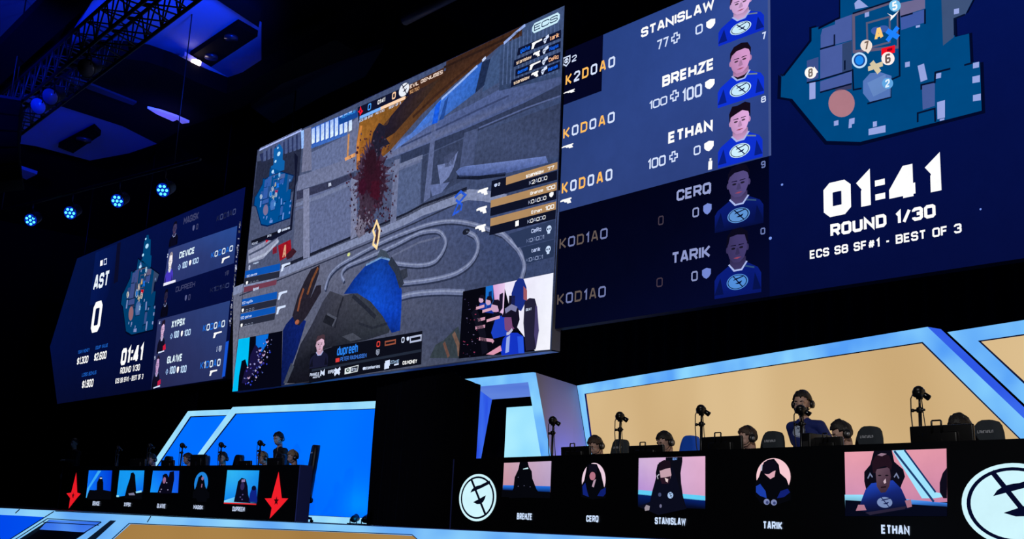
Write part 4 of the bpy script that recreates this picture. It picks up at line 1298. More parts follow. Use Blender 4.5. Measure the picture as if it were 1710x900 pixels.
# standing person, chairs, then the row of players from far to near
a.poly([(862, 472), (868, 465), (876, 466), (881, 480), (882, 500), (872, 520), (856, 512), (856, 490)], (24, 44, 130), 3)
a.poly([(876, 478), (882, 485), (882, 503), (876, 500)], (160, 90, 100), 4)
a.poly([(836, 492), (842, 489), (841, 515), (834, 525)], (26, 20, 44), 3)
a.poly([(852, 494), (862, 494), (861, 520), (850, 540)], (22, 20, 40), 3)
a.poly([(878, 504), (886, 498), (895, 499), (898, 510), (899, 538), (902, 552), (896, 584), (880, 586), (876, 540)], (34, 32, 56), 4)
a.poly([(896, 510), (899, 512), (902, 552), (897, 582), (894, 560)], (70, 62, 110), 5)
a.text('SEAT', (880, 520), (890, 514), OFFW, .2, 6)
for x, y, s in ((806, 500, 7), (818, 503, 8), (829, 512, 11)):
    a.poly([(x - s * .4, y + s), (x - s * .8, y + s * 2.4), (x + s, y + s * 2.6), (x + s * 1.1, y + s * 1.1), (x + s * .4, y + s * .8)], (24, 50, 150) if s != 11 else (14, 16, 34), 4)
    a.oval((x, y), (s * .62, s * .85), (205, 165, 195), 5)
    a.poly([(x - s * .5, y - s * .3), (x - s * .2, y - s), (x + s * .5, y - s * 1.05), (x + s * .95, y - s * .1), (x + s * .6, y + s * .8), (x + s * .35, y - s * .1)], (22, 18, 34), 6)
    a.line([(x - s * 1.3, y + s * 2.2), (x - s * .3, y + s * 1.9), (x + s * .7, y + s * 1.6)], .05, (215, 165, 185), 6)
a.poly([(830, 530), (846, 526), (850, 560), (826, 566), (822, 556)], (26, 62, 190), 5)
a.poly([(838, 586), (842, 566), (852, 556), (866, 556), (876, 562), (878, 590), (840, 594)], (20, 52, 195), 6)
a.poly([(866, 562), (876, 562), (877, 590), (868, 590)], (40, 86, 225), 7)
a.poly([(848, 564), (854, 560), (852, 588), (846, 590)], (150, 170, 230), 7)
a.poly([(844, 532), (850, 524), (862, 528), (862, 548), (852, 557), (845, 550)], (120, 72, 120), 6)
a.poly([(840, 530), (846, 514), (860, 509), (868, 516), (870, 534), (864, 552), (858, 545), (856, 530)], (20, 16, 36), 7)
a.line([(846, 520), (856, 513), (865, 517)], .09, (125, 125, 165), 8)
a.line([(858, 550), (852, 557), (848, 558)], .05, (190, 190, 215), 8)
a.poly([(814, 592), (838, 577), (840, 586), (826, 593)], (220, 150, 175), 7)
for q in ([(796, 548), (812, 545)], [(802, 566), (824, 569), (826, 572)], [(800, 535), (812, 532)]): a.line(q, .055, (205, 150, 175), 6)
a.line([(793, 518), (808, 558), (812, 590)], .16, (16, 16, 30), 6)
rnd = random.Random(5)
for k in range(40):
    x, y = rnd.uniform(775, 800), rnd.uniform(500, 595)
    s = rnd.uniform(.5, 1.5)
    a.poly([(x - s, y), (x, y - s * .6), (x + s * 1.4, y), (x, y + s * .7)], rnd.choice([(120, 110, 150), (60, 50, 90), (170, 60, 100), (40, 40, 70)]), 6)
a.part('live_picture', MAIN, 'live picture of players in blue jerseys before a white wall')
# ------------------------------------------------------------------ right screen
uR0 = SCS.u(931, 450); zR0 = SCS.uv(1280, 496)[1]; zR1 = SCS.uv(1005.6, 59)[1]
uR1 = uR0 + 11.2
RSC = led_screen(SCS, [(uR0, zR0), (uR1, zR0), (uR1 + .9, (zR0 + zR1) / 2), (uR1, zR1), (uR0, zR1)], 'right LED screen listing the team in gold and white, with map and round timer')
a = Art(SCS)
RP = SCS.uv(1283.5, 130)[0]
zA = SCS.uv(931, 355)[1]
a.shape([(uR0, zR0), (uR1, zR0), (uR1 + .9, (zR0 + zR1) / 2), (uR1, zR1), (uR0, zR1)], [(4, 10, 50), (5, 14, 66), (4, 20, 88), (4, 24, 100), (4, 18, 80)], 0)
a.shape([(uR0, zR0), (RP, zR0), (RP, zA), (uR0, zA)], [(3, 6, 30), (5, 9, 44), (2, 4, 28), (2, 3, 22)], 1)
a.shape([(uR0, zA), (RP, zA), (RP, zR1), (uR0, zR1)], [(46, 66, 124), (44, 64, 128), (46, 74, 150), (38, 62, 124)], 1)
u1_, z1_ = SCS.uv(1005, 152)
a.shape([(uR0, z1_), (u1_, z1_), (u1_, zR1), (uR0, zR1)], (4, 6, 34), 2)
a.shape([(RP, zA), (RP + .04, zA), (RP + .04, zR1), (RP, zR1)], (70, 86, 140), 2)
a.part('screen_background', RSC, 'slate and navy panels')

TM = lambda x, y: SCS.uv(1280 + x / 3.46, y / 3.46)
# the drawing is upright on the screen plane: rectify by reading the plane coordinates directly
draw_map(a, TM, 1.0, None, 1)
a.part('map_view', RSC, 'top-down map in teal and slate')


kd = [GOLD, OFFW] * 3
kdim = [(98, 86, 82), (112, 122, 170)] * 3
a.text('STANISLAW', (1071, 63.8), (1193.5, -3), WHITE, .23); a.text('77', (1096.8, 84.7), (1117, 60.5), OFFW, .17); a.text('0', (1162, 59.3), (1174.3, 38.8), OFFW, .17)
a.text('BREHZE', (1106.5, 146), (1193.3, 96.3), WHITE, .24); a.text('100', (1084.5, 184), (1115, 159.2), OFFW, .17); a.text('100', (1139.5, 171.5), (1173, 138.6), OFFW, .17)
a.text('ETHAN', (1116.5, 240.4), (1191, 198.4), WHITE, .24); a.text('100', (1082, 284), (1112.5, 258), OFFW, .17); a.text('0', (1159, 260.4), (1170.6, 241.8), OFFW, .17)
a.text('CERQ', (1130.5, 336.5), (1188.2, 303.4), (150, 160, 208), .22); a.text('0', (1157, 364), (1168, 345.4), (140, 150, 195), .17); a.text('0', (1099.6, 377), (1109, 359.4), (66, 56, 70), .14)
a.text('TARIK', (1122, 441.4), (1187.2, 409.2), (140, 150, 200), .22); a.text('0', (1155, 470.4), (1166, 451.8), (135, 145, 190), .17); a.text('0', (1096.8, 480.2), (1107.4, 462.8), (64, 52, 66), .14)
a.text('2', (955.5, 104.4), (963.8, 90.6), OFFW, .18)
a.part('player_lettering', RSC)
a.text('K2D0A0', (945, 143), (1028, 93), kd, .19, gap=1.5)
a.text('K0D0A0', (941, 232.5), (1027.5, 185.6), kd, .19, gap=1.5)
a.text('K0D0A0', (938.5, 324.3), (1023.5, 281), kd, .19, gap=1.5)
a.text('K0D1A0', (934.8, 416.2), (1015.5, 380), kdim, .17, gap=1.5)
a.text('K0D1A0', (931, 509.6), (1012.5, 477), kdim, .17, gap=1.5)
a.part('tally_lettering', RSC)
bgp = (46, 70, 138)
shield(a, (1180, 51), (1195, 29), WHITE); shield(a, (1178, 151.6), (1194, 129.6), WHITE); shield(a, (1176.6, 255), (1192.5, 233), WHITE)
shield(a, (1175, 360), (1189, 338), (120, 140, 215)); shield(a, (1173, 467), (1187.8, 446), (115, 135, 212))
plus(a, (1128.8, 63.5), 9, OFFW, bgp); plus(a, (1127, 160), 9.2, OFFW, bgp); plus(a, (1125.4, 261.6), 9, OFFW, bgp)
skull_shield(a, (946.6, 103), 8.5, OFFW, (4, 6, 34))
for bl, tr in (((941.6, 160), (960.6, 148)), ((938.6, 252), (958, 239)), ((936, 343.5), (955, 329.5))): pistol(a, bl, tr, WHITE)
a.line([(1186.4, 283.4), (1187, 269)], .07, WHITE, 4); a.line([(1187, 268.4), (1187.2, 264.4)], .035, WHITE, 4)
a.part('pictogram', RSC)
for s, bl, tr, c in (('7', (1272.6, 67.5), (1279.6, 52.6), OFFW), ('8', (1271.6, 172.4), (1279.6, 159.6), OFFW), ('9', (1271.6, 281.5), (1279, 268), (105, 120, 175)), ('0', (1270.6, 392.5), (1278.6, 379.6), (105, 120, 175))):
    a.text(s, bl, tr, c, .2)
a.part('seat_number', RSC)
a.text('01:41', (1376.5, 365), (1572, 262.5), WHITE, .3, gap=.38)
a.part('timer_lettering', RSC, 'large white 01:41')
a.text('ROUND 1/30', (1387.5, 396), (1562.5, 340), WHITE, .25, gap=.35)
a.text('ECS S8 SF#1 - BEST OF 3', (1353, 433), (1606, 372.5), WHITE, .21, gap=.45)
a.part('round_lettering', RSC)
for x, y, r in ((1306.5, 308.5, 2), (1287, 398, 2.6), (1638, 349.5, 1.8)): a.oval((x, y), (r, r), (120, 150, 235), 3, 8)
a.part('light_specks', RSC)
jersey, skin_ = (12, 44, 200), (226, 176, 226)
portrait(a, (1200, 78), (1276, -36), jersey, (228, 182, 232), (52, 34, 60), (205, 238, 255), 1.0, 2, hairshape=2)
a.part('player_portrait', RSC, 'topmost player in a blue jersey, cut by the screen top')
portrait(a, (1199, 181), (1276, 58), (14, 50, 214), (212, 152, 204), (22, 12, 26), (200, 236, 255), 1.0, 2, neck=(30, 18, 34), hairshape=0, slim=1.0)
a.part('player_portrait', RSC, 'second player, short black hair and dark undershirt')
portrait(a, (1197, 282), (1276, 160), (14, 48, 205), (222, 168, 220), (20, 12, 26), (205, 240, 255), 1.0, 2, hairshape=1, slim=.94)
a.part('player_portrait', RSC, 'third player, dark hair combed up')
portrait(a, (1194, 389.5), (1275, 264), (10, 26, 110), (84, 74, 128), (12, 10, 30), (92, 145, 210), 1.0, 2, fade=(6, 14, 60), hairshape=0)
a.part('player_portrait', RSC, 'fourth player, dimmed')
portrait(a, (1192, 500), (1273, 372), (10, 28, 120), (66, 58, 108), (10, 9, 28), (80, 140, 215), 1.0, 2, fade=(8, 22, 100), hairshape=2, slim=.96)
a.part('player_portrait', RSC, 'lowest player, dimmed')
MAP_RED_R, MAP_SAL_R = TM(706, 293), TM(436, 598)

# ------------------------------------------------------------------ left screen
uL1 = SCS.u(403.5, 377); zL0, zL1 = zR0, zR1
uLm = SCS.u(120, 437); uLt = SCS.u(93, 512); uLb = SCS.u(133, 667)
LSC = led_screen(SCS, [(uLm + .5, zL0), (uL1, zL0), (uL1, zL1), (uLm + .5, zL1), (uLt, (zL0 + zL1) / 2 - .4)], 'left LED screen listing the opposing team in blue and white, with map and score')
a = Art(SCS)
a.shape([(uLm + .5, zL0), (uL1, zL0), (uL1, zL1), (uLm + .5, zL1), (uLt, (zL0 + zL1) / 2 - .4)], [(5, 11, 46), (4, 9, 44), (5, 14, 70), (4, 18, 66), (3, 14, 62)], 0)
a.poly([(160, 422), (196, 407), (190, 470), (176, 505), (150, 510)], [(5, 24, 84), (4, 20, 76), (4, 14, 58), (4, 16, 66), (5, 22, 80)], 1)
a.poly([(196, 407), (202, 404), (197, 470), (190, 474)], (10, 12, 40), 1)
uP = SCS.u(270, 500)
a.poly([(282, 416), (396.5, 377), (391, 439.5), (273, 478)], [(50, 62, 118), (40, 74, 148), (36, 54, 112), (44, 54, 108)], 1)
a.poly([(264, 534), (384.5, 502), (372, 632), (252, 650)], [(44, 52, 100), (42, 64, 124), (40, 50, 98), (36, 38, 78)], 1)
a.poly([(377.5, 571), (382.5, 569), (376, 628), (371, 630)], (22, 84, 210), 2)
a.part('screen_background', LSC, 'navy panels')
sal, red = SCS.uv(219.3, 523.5), SCS.uv(238.0, 486.7)
mx, my = (red[0] - sal[0]) / (MAP_RED_R[0] - MAP_SAL_R[0]), (red[1] - sal[1]) / (MAP_RED_R[1] - MAP_SAL_R[1])
TL = lambda x, y: (sal[0] + (TM(x, y)[0] - MAP_SAL_R[0]) * mx, sal[1] + (TM(x, y)[1] - MAP_SAL_R[1]) * my)


def tower_on(pts, c, spots):
    a.poly(pts, c, 1)
    for x, y, r in spots: a.oval((x, y), (r, r * 1.5), (175, 225, 255), 5, 10)


tower_on([(230, 456), (231, 437), (238, 433), (241, 404), (244, 399), (245, 393), (248.5, 392), (249, 399), (252, 400), (251.5, 426), (253.5, 427), (252, 446), (247, 448)], (0, 70, 120), [(246, 411, 2.6), (239.4, 426, 1.6), (244, 399, 1.2), (234.6, 446, 2)])
draw_map(a, TL, .85, None, 1)
a.part('map_view', LSC, 'small top-down map in teal and slate')
dimt = (62, 66, 104)
a.text('AST', (155.5, 485.5), (184.4, 450.6), (235, 245, 255), .22)
a.poly([(168, 435.6), (172.2, 434), (171.8, 443), (167.6, 444.6)], WHITE, 4); a.line([(174.5, 433.4), (178.6, 432), (178.2, 440.6), (174, 442)], .035, OFFW, 4, True)
a.text('0', (151, 557), (173, 500.5), WHITE, .22)
a.part('score_lettering', LSC)
for s, bl, tr in (('TEAM MONEY', (130, 591.6), (150.4, 581)), ('EQUIP VALUE', (159.8, 584), (181, 573)), ('LOSS BONUS', (137, 629.4), (161.8, 618.4))):
    a.text(s, bl, tr, (26, 92, 190), .2)
for s, bl, tr in (('$1,300', (128.4, 609.6), (148.6, 593.2)), ('$2,600', (157, 603.2), (179.2, 585.4)), ('$1,900', (136.8, 648.8), (157.2, 632.2))):
    a.text(s, bl, tr, WHITE, .2)
a.part('money_lettering', LSC)
a.text('01:41', (201.2, 610.6), (241.2, 574), WHITE, .26); a.text('ROUND 1/30', (200.8, 624.6), (234.8, 607.6), WHITE, .2); a.text('ECS S8 SF#1 - BEST OF 3', (192.8, 640.6), (240.2, 624), WHITE, .18)
a.part('timer_lettering', LSC)
kb = [(24, 106, 215), (225, 240, 255)] * 3
kbd = [(28, 34, 66), (60, 70, 112)] * 3
a.text('MAGISK', (306.5, 375.6), (333, 353.4), dimt, .2); a.text('0', (327.7, 384), (332, 373), dimt, .2); shield(a, (321.6, 386.4), (326, 375), (90, 96, 140))
a.text('DEVICE', (299.6, 432), (326, 412), (225, 245, 255), .23); a.text('100', (304, 449.2), (314, 435.4), (195, 225, 255), .2); a.text('100', (321, 442.4), (332.6, 429.2), (195, 225, 255), .2)
a.text('DUPREEH', (293.6, 488.2), (326.8, 469.2), dimt, .19); a.text('0', (314.5, 501.6), (319, 490.8), dimt, .2); shield(a, (308.8, 503), (313, 492), (90, 96, 140)); a.text('1', (375.8, 461), (378, 453.8), dimt, .2)
a.text('XYP9X', (286.4, 548), (310, 530.2), (225, 245, 255), .23); a.text('100', (290, 565.2), (300, 551.6), (195, 225, 255), .2); a.text('100', (307.8, 561.8), (319.4, 548.8), (195, 225, 255), .2)
a.text('GLA1VE', (279, 607.4), (305.4, 590.3), (225, 245, 255), .23); a.text('100', (282.8, 625), (294.2, 610.6), (195, 225, 255), .2); a.text('100', (301, 623.2), (312.6, 609.4), (195, 225, 255), .2); a.text('1', (361.4, 588.2), (363.8, 578.6), (190, 205, 235), .2)
a.part('player_lettering', LSC)
for s, bl, tr, c in (('K0D1A0', (361.8, 370.2), (394.8, 347.6), kbd), ('K0D0A0', (352.6, 431.4), (390, 409), kb), ('K1D1A0', (351, 489), (383.6, 471.6), kbd), ('K0D0A0', (339, 554), (376.6, 534.2), kb), ('K1D0A0', (334.5, 616.6), (369.4, 598.6), kb)):
    a.text(s, bl, tr, c, .2, gap=.9)
a.part('tally_lettering', LSC)
for c, r in (((300, 446), 4.5), ((286.8, 561.6), 4.5), ((279.3, 621), 4.5)): plus(a, c, r, (170, 205, 250), (36, 56, 112))
for bl, tr in (((315.6, 444.4), (320.4, 433.4)), ((302, 562.6), (306.4, 551.6)), ((295, 623.6), (300, 611.4))): shield(a, bl, tr, WHITE)
for bl, tr in (((370.3, 440), (384, 427.2)), ((356.3, 564.8), (371, 552.8)), ((350, 628), (363.4, 617))): sickle_pistol(a, bl, tr, WHITE)
skull_shield(a, (380.6, 456), 4, dimt, (4, 8, 36)); skull_shield(a, (368, 582.6), 5, (190, 205, 235), (40, 54, 104))
a.part('pictogram', LSC)
portrait(a, (281, 414), (302, 366), (10, 10, 34), (70, 62, 104), (14, 12, 34), None, .9, 2, slim=.9)
a.part('player_portrait', LSC, 'topmost player, dimmed')
portrait(a, (273.5, 477), (294.5, 418), (70, 56, 190), (255, 248, 250), (150, 140, 150), None, 1.0, 2, hairshape=2, slim=.9)
a.poly([(273.4, 478), (294, 471), (294, 467), (274.2, 473)], (235, 235, 250), 8)
a.part('player_portrait', LSC, 'second player, overbright face')
portrait(a, (267, 531), (286, 480), (8, 8, 28), (46, 40, 72), (10, 9, 26), None, .9, 2, slim=.9)
a.part('player_portrait', LSC, 'third player, dimmed')
portrait(a, (261, 591), (281, 532), (16, 14, 36), (226, 186, 226), (30, 20, 40), None, 1.0, 2, hairshape=1, slim=.9)
a.poly([(273, 578), (277, 574), (277.5, 583), (272.6, 586)], (205, 30, 62), 8); a.poly([(265, 588), (275, 585), (275, 587), (265, 590.4)], OFFW, 8)
a.part('player_portrait', LSC, 'fourth player in a black and red jersey')
portrait(a, (252.5, 650), (272, 592), (16, 14, 36), (206, 166, 216), (36, 26, 48), None, 1.0, 2, hairshape=2, slim=.9)
a.poly([(264, 637), (269, 633), (269, 641), (263.5, 645)], (190, 28, 70), 8); a.poly([(257, 647), (268, 643), (268, 645.5), (257, 649)], OFFW, 8)
a.part('player_portrait', LSC, 'lowest player in a black and red jersey')
a.text('2', (279.4, 430.4), (281.8, 423.4), OFFW, .2); a.text('4', (265.6, 542.2), (268.6, 536.2), OFFW, .2); a.text('5', (258, 600.4), (260.4, 594.6), OFFW, .2)
a.part('seat_number', LSC)

rnd = random.Random(21)  # centre screen's light reflected off this cabinet edge, painted as glowing pale squares
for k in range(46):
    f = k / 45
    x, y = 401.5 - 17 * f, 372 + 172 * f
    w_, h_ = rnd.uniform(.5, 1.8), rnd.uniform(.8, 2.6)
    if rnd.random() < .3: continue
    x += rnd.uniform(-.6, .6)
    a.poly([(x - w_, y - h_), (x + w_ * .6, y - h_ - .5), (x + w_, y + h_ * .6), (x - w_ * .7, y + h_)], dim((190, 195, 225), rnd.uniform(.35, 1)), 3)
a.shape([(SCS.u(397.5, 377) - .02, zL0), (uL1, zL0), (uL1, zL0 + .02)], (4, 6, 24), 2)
a.part('painted_edge_reflection', LSC, 'ragged pale squares along the right edge, painted reflection of the centre screen')

# small map inside the centre screen's corner
a = Art(SCR, .022, .0011)
sal, red = SCR.uv(445.3, 351), SCR.uv(463.3, 320.4)
mx2, my2 = (red[0] - sal[0]) / (MAP_RED_R[0] - MAP_SAL_R[0]), (red[1] - sal[1]) / (MAP_RED_R[1] - MAP_SAL_R[1])
sal2 = sal
TC = lambda x, y: (sal2[0] + (TM(x, y)[0] - MAP_SAL_R[0]) * mx2, sal2[1] + (TM(x, y)[1] - MAP_SAL_R[1]) * my2)
a.poly([(493, 255), (499, 262), (489, 384), (455, 402), (440, 400), (470, 388), (486, 376), (494, 300)], (16, 20, 44), 0)
a.poly([(452, 292), (454, 278), (458, 276), (458.5, 250), (463, 246), (468, 240), (472, 246), (474, 250), (473.5, 267), (477, 269), (476, 284), (468, 287)], (14, 96, 170), 1)
for x, y, r in ((467.5, 257.5, 2.6), (462, 270, 1.6), (466, 247.5, 1.2), (457.5, 287, 2)): a.oval((x, y), (r, r * 1.4), (185, 225, 255), 8, 10)
draw_map(a, TC, 1.0, (0, 90, 190, .3), 1)
a.part('map_view', MAIN, 'small top-down map in blue')
# ================================================================== booth back walls
BR = Plane(-7.5, 11.2, -12.5)


def light_frame(root, plane, outer, inner, depth, fm=None, inset=.02):
    """A lit frame between an outer and an inner loop of (u, z) points, standing depth proud of plane.back(depth)."""
    n = len(outer)
    fr = MB()
    O = [plane.pt(u, z, 0) for u, z in outer]; I = [plane.pt(u, z, 0) for u, z in inner]
    Ob = [plane.pt(u, z, -depth) for u, z in outer]; Ib = [plane.pt(u, z, -inset) for u, z in inner]
    for i in range(n):
        j = (i + 1) % n
        fr.add([O[i], O[j], I[j], I[i]], [(0, 1, 2, 3)])
    fr.build('light_frame', fm or frame_blue, root, world=True, label='pale blue light frame')
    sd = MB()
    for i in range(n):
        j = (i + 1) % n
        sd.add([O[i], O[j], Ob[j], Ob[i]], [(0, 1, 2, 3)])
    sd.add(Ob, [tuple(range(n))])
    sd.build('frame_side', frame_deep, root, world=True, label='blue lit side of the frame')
    sm = MB()
    w_ = .022
    c = np.mean(np.array(inner), axis=0)
    In = [tuple(np.array(q) + (c - np.array(q)) / np.linalg.norm(c - np.array(q)) * w_ * 1.3) for q in inner]
    J = [plane.pt(u, z, -inset + .004) for u, z in In]
    for i in range(n):
        j = (i + 1) % n
        sm.add([I[i], I[j], Ib[j], Ib[i]], [(0, 1, 2, 3)])
        sm.add([Ib[i], Ib[j], J[j], J[i]], [(0, 1, 2, 3)])
    sm.build('seam', seam, root, world=True, label='dark blue seam round the panel')


def wall_panel(root, plane, loop, m, inset=.02, label=None):
    MB().prism([plane.pt(u, z, -inset) for u, z in loop], -.02, tuple(plane.n)).build('panel', m, root, world=True, label=label)


def meet(p, q, z):
    """point of the line p-q at height z"""
    return (p[0] + (q[0] - p[0]) * (z - p[1]) / (q[1] - p[1]), z)


ROOT_L = 'booth back wall'
# right booth, main flat: amber panel in a pale blue frame
o_tl, o_tr, o_bl, o_br = BR.uv(963.5, 643), BR.uv(1549, 547), BR.uv(980, 745), BR.uv(1710, 699.6)
i_tl, i_tr, i_bl, i_br = BR.uv(976, 657), BR.uv(1540.7, 571.7), BR.uv(986.6, 737), BR.uv(1700, 728.7)
zt_ = (o_tl[1] + o_tr[1]) / 2; zi_ = (i_tl[1] + i_tr[1]) / 2
outer = [meet(o_tl, o_bl, .004), (o_tl[0], zt_), (o_tr[0], zt_), meet(o_tr, o_br, .004)]
inner = [meet(i_tl, i_bl, .12), (i_tl[0], zi_), (i_tr[0], zi_), meet(i_tr, i_br, .12)]
R1 = empty('booth_wall', BR.pt(2.0, 0), 0, 'long amber booth wall with pale blue frame behind the right desk', 'booth wall')
light_frame(R1, BR, outer, inner, .2)
wall_panel(R1, BR, inner, orange_lit, label='amber panel')
# right booth, second flat further right, set back
BR2 = BR.back(.21)
a_tl, a_tr = BR2.uv(1582, 555), BR2.uv(1710, 534)
a_bl = BR2.uv(1710, 674.6)
b_tl, b_bl = BR2.uv(1633, 569), BR2.uv(1710, 641)
zt2, zi2 = (a_tl[1] + a_tr[1]) / 2, b_tl[1]
ue = a_tl[0] + 4.6
outer2 = [meet(a_tl, a_bl, .004), (a_tl[0], zt2), (ue, zt2), (ue + .9, .004)]
inner2 = [meet(b_tl, b_bl, .2), (b_tl[0], zi2), (ue - .15, zi2), (ue + .5, .2)]
R2 = empty('booth_wall', BR2.pt(6.0, 0), 0, 'amber booth wall cut by the right edge of the photo', 'booth wall')
light_frame(R2, BR2, outer2, inner2, .1)
wall_panel(R2, BR2, inner2, orange_lit, label='amber panel')

# left booth, main flat: blue panel
blue_lit = glow('blue_lit_panel', (0, 98, 250), (0, 118, 255), .95, .35, 1.0, cloth=(0, 96, 190))
o_tl, o_tr, o_bl = BL.uv(388.5, 680.4), BL.uv(623.6, 669), BL.uv(331, 758)
i_tl, i_tr, i_bl = BL.uv(393, 691.5), BL.uv(623.6, 681), BL.uv(342, 757)
zt_, zi_ = (o_tl[1] + o_tr[1]) / 2, (i_tl[1] + i_tr[1]) / 2
ue = o_tr[0] + .7
outerL = [meet(o_tl, o_bl, .004), (o_tl[0], zt_), (ue, zt_), (ue + .5, .004)]
innerL = [meet(i_tl, i_bl, .13), (i_tl[0], zi_), (ue - .15, zi_), (ue + .3, .13)]
L1 = empty('booth_wall', BL.pt(-1.0, 0), 0, 'blue booth wall with pale blue frame behind the left desk', 'booth wall')
light_frame(L1, BL, outerL, innerL, .2, frame_pale)
wall_panel(L1, BL, innerL, blue_lit, label='blue panel')
BL2 = BL.back(.21)
o_tl, o_bl = BL2.uv(314, 686), BL2.uv(261, 764)
i_tl, i_bl = BL2.uv(317.7, 696), BL2.uv(266, 772)
zt_, zi_ = BL2.uv(350, 685)[1], BL2.uv(350, 694)[1]
ue = outerL[1][0] + .9
outerL2 = [meet(o_tl, o_bl, .004), (o_tl[0], zt_), (ue, zt_), (ue, .004)]
innerL2 = [meet(i_tl, i_bl, .13), (i_tl[0], zi_), (ue - .12, zi_), (ue - .12, .13)]
L2 = empty('booth_wall', BL2.pt(-4.5, 0), 0, 'narrower blue booth wall at the far left, behind the other blue one', 'booth wall')
light_frame(L2, BL2, outerL2, innerL2, .1, frame_pale)
wall_panel(L2, BL2, innerL2, blue_lit, label='blue panel')

# ------------------------------------------------------------------ entrance arch at the left end of the right booth
Q = np.array(BR.pt(outer[1][0], outer[1][1])); Qb = np.array(BR.pt(outer[0][0], 0))
TDEP = 1.0
t_ = math.radians(2.0)
BA = Plane(Q[0] + math.sin(t_) * TDEP, Q[1] - math.cos(t_) * TDEP, 2.0)
za = BA.uv(890, 621.5)[1]
u_tr = BA.u(890, 621.5); p_tr = (u_tr, za)
p_br = meet(p_tr, BA.uv(915, 760), 0)
q_tr = BA.uv(881.7, 637); zq = q_tr[1]
q_br = meet(q_tr, BA.uv(903.6, 763), 0)
u_tl = BA.u(752, 640); q_tl = (BA.u(789, 645), zq)
p_tl, p_bl = (u_tl, za), (u_tl, 0)
q_bl = (q_tl[0], 0)
ARC = empty('entrance_arch', BA.pt((u_tl + u_tr) / 2, 0), 0, 'pale blue lit doorway arch between the black curtain and the amber wall', 'arch')
fr = MB()
loop = [p_bl, p_tl, p_tr, p_br, q_br, q_tr, q_tl, q_bl]
fr.prism([BA.pt(u, z, 0) for u, z in loop], -.06, tuple(BA.n))
fr.build('light_frame', frame_blue, ARC, world=True, label='pale blue light frame')
BAb = BA.back(2.4)
k_tl, k_tr = BAb.uv(821.7, 666.7), BAb.uv(893, 662)
zk = (k_tl[1] + k_tr[1]) / 2
k_bl = meet((k_tl[0], zk), BAb.uv(796, 765), 0)
k_br = (k_tr[0] + (k_tl[0] - k_bl[0]), 0)
F3 = lambda q: Vector(BA.pt(q[0], q[1], -.06)); B3 = lambda q: Vector(BAb.pt(q[0], q[1], 0))
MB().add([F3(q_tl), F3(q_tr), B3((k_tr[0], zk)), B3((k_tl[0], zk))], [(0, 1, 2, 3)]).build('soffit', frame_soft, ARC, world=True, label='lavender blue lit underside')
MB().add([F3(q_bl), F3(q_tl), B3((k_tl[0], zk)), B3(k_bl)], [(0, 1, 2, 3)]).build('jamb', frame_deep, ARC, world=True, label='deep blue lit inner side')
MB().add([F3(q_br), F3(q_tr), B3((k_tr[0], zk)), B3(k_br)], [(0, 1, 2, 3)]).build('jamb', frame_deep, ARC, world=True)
# pale return wall from the arch back to the amber wall
cloth_pale = mat('pale_stretched_cloth', (176, 166, 178), .85, bump=.05, bscale=80)
T1, T0 = Vector(BA.pt(p_tr[0] + .005, p_tr[1], -.06)), Vector(BA.pt(p_br[0] + .005, 0, -.06))
off_ = Vector(tuple(BR.n)) * .01
MB().add([T0, T1, Vector(tuple(Q)) + off_, Vector(tuple(Qb)) + off_,
          T0 + Vector((-.04, 0, 0)), T1 + Vector((-.04, 0, 0)), Vector(tuple(Q)) + Vector((-.04, 0, 0)), Vector(tuple(Qb)) + Vector((-.04, 0, 0))],
         [(0, 1, 2, 3), (7, 6, 5, 4), (0, 4, 5, 1), (1, 5, 6, 2), (2, 6, 7, 3), (3, 7, 4, 0)]).build('return_wall', cloth_pale, ARC, world=True, label='pale grey cloth side wall')
# blue floor light in the corner between the pale cloth and the amber wall
cq = Vector(BR.pt(outer[0][0] - .1, 0, .3))
spot('corner_wash_light', (cq.x + .55, cq.y - .3, .3), (Q[0], Q[1] - .12, 1.75), (0.02, 0.12, 1.0), 260, 60, .9, .05)
# lit panel deep inside the doorway
BG = BA.back(3.1)
g = [BG.uv(846, 680), BG.uv(905, 677)]
gz1 = (g[0][1] + g[1][1]) / 2
gb = meet(g[0], BG.uv(842, 763), .1)
tag(MB().prism([BG.pt(gb[0], .1), BG.pt(g[0][0], gz1), BG.pt(g[1][0], gz1), BG.pt(g[1][0] + .5, .1)], .06, tuple(-BG.n)).build('lit_panel', glow('cyan_lit_panel', (120, 205, 255), (190, 250, 255), 1.0, .5), world=True),
    'glowing cyan panel seen through the doorway arch', 'light panel')
MB().box((BG.pt(gb[0] + .8, .05)[0], BG.pt(gb[0] + .8, .05)[1] + .03, .05), (.8, .3, .1)).build('panel_foot', blk_metal, bpy.data.objects['lit_panel'], world=True)

# ------------------------------------------------------------------ black curtains
drape = mat('black_drape', (4, 4, 9), .95, bump=.15, bscale=18)


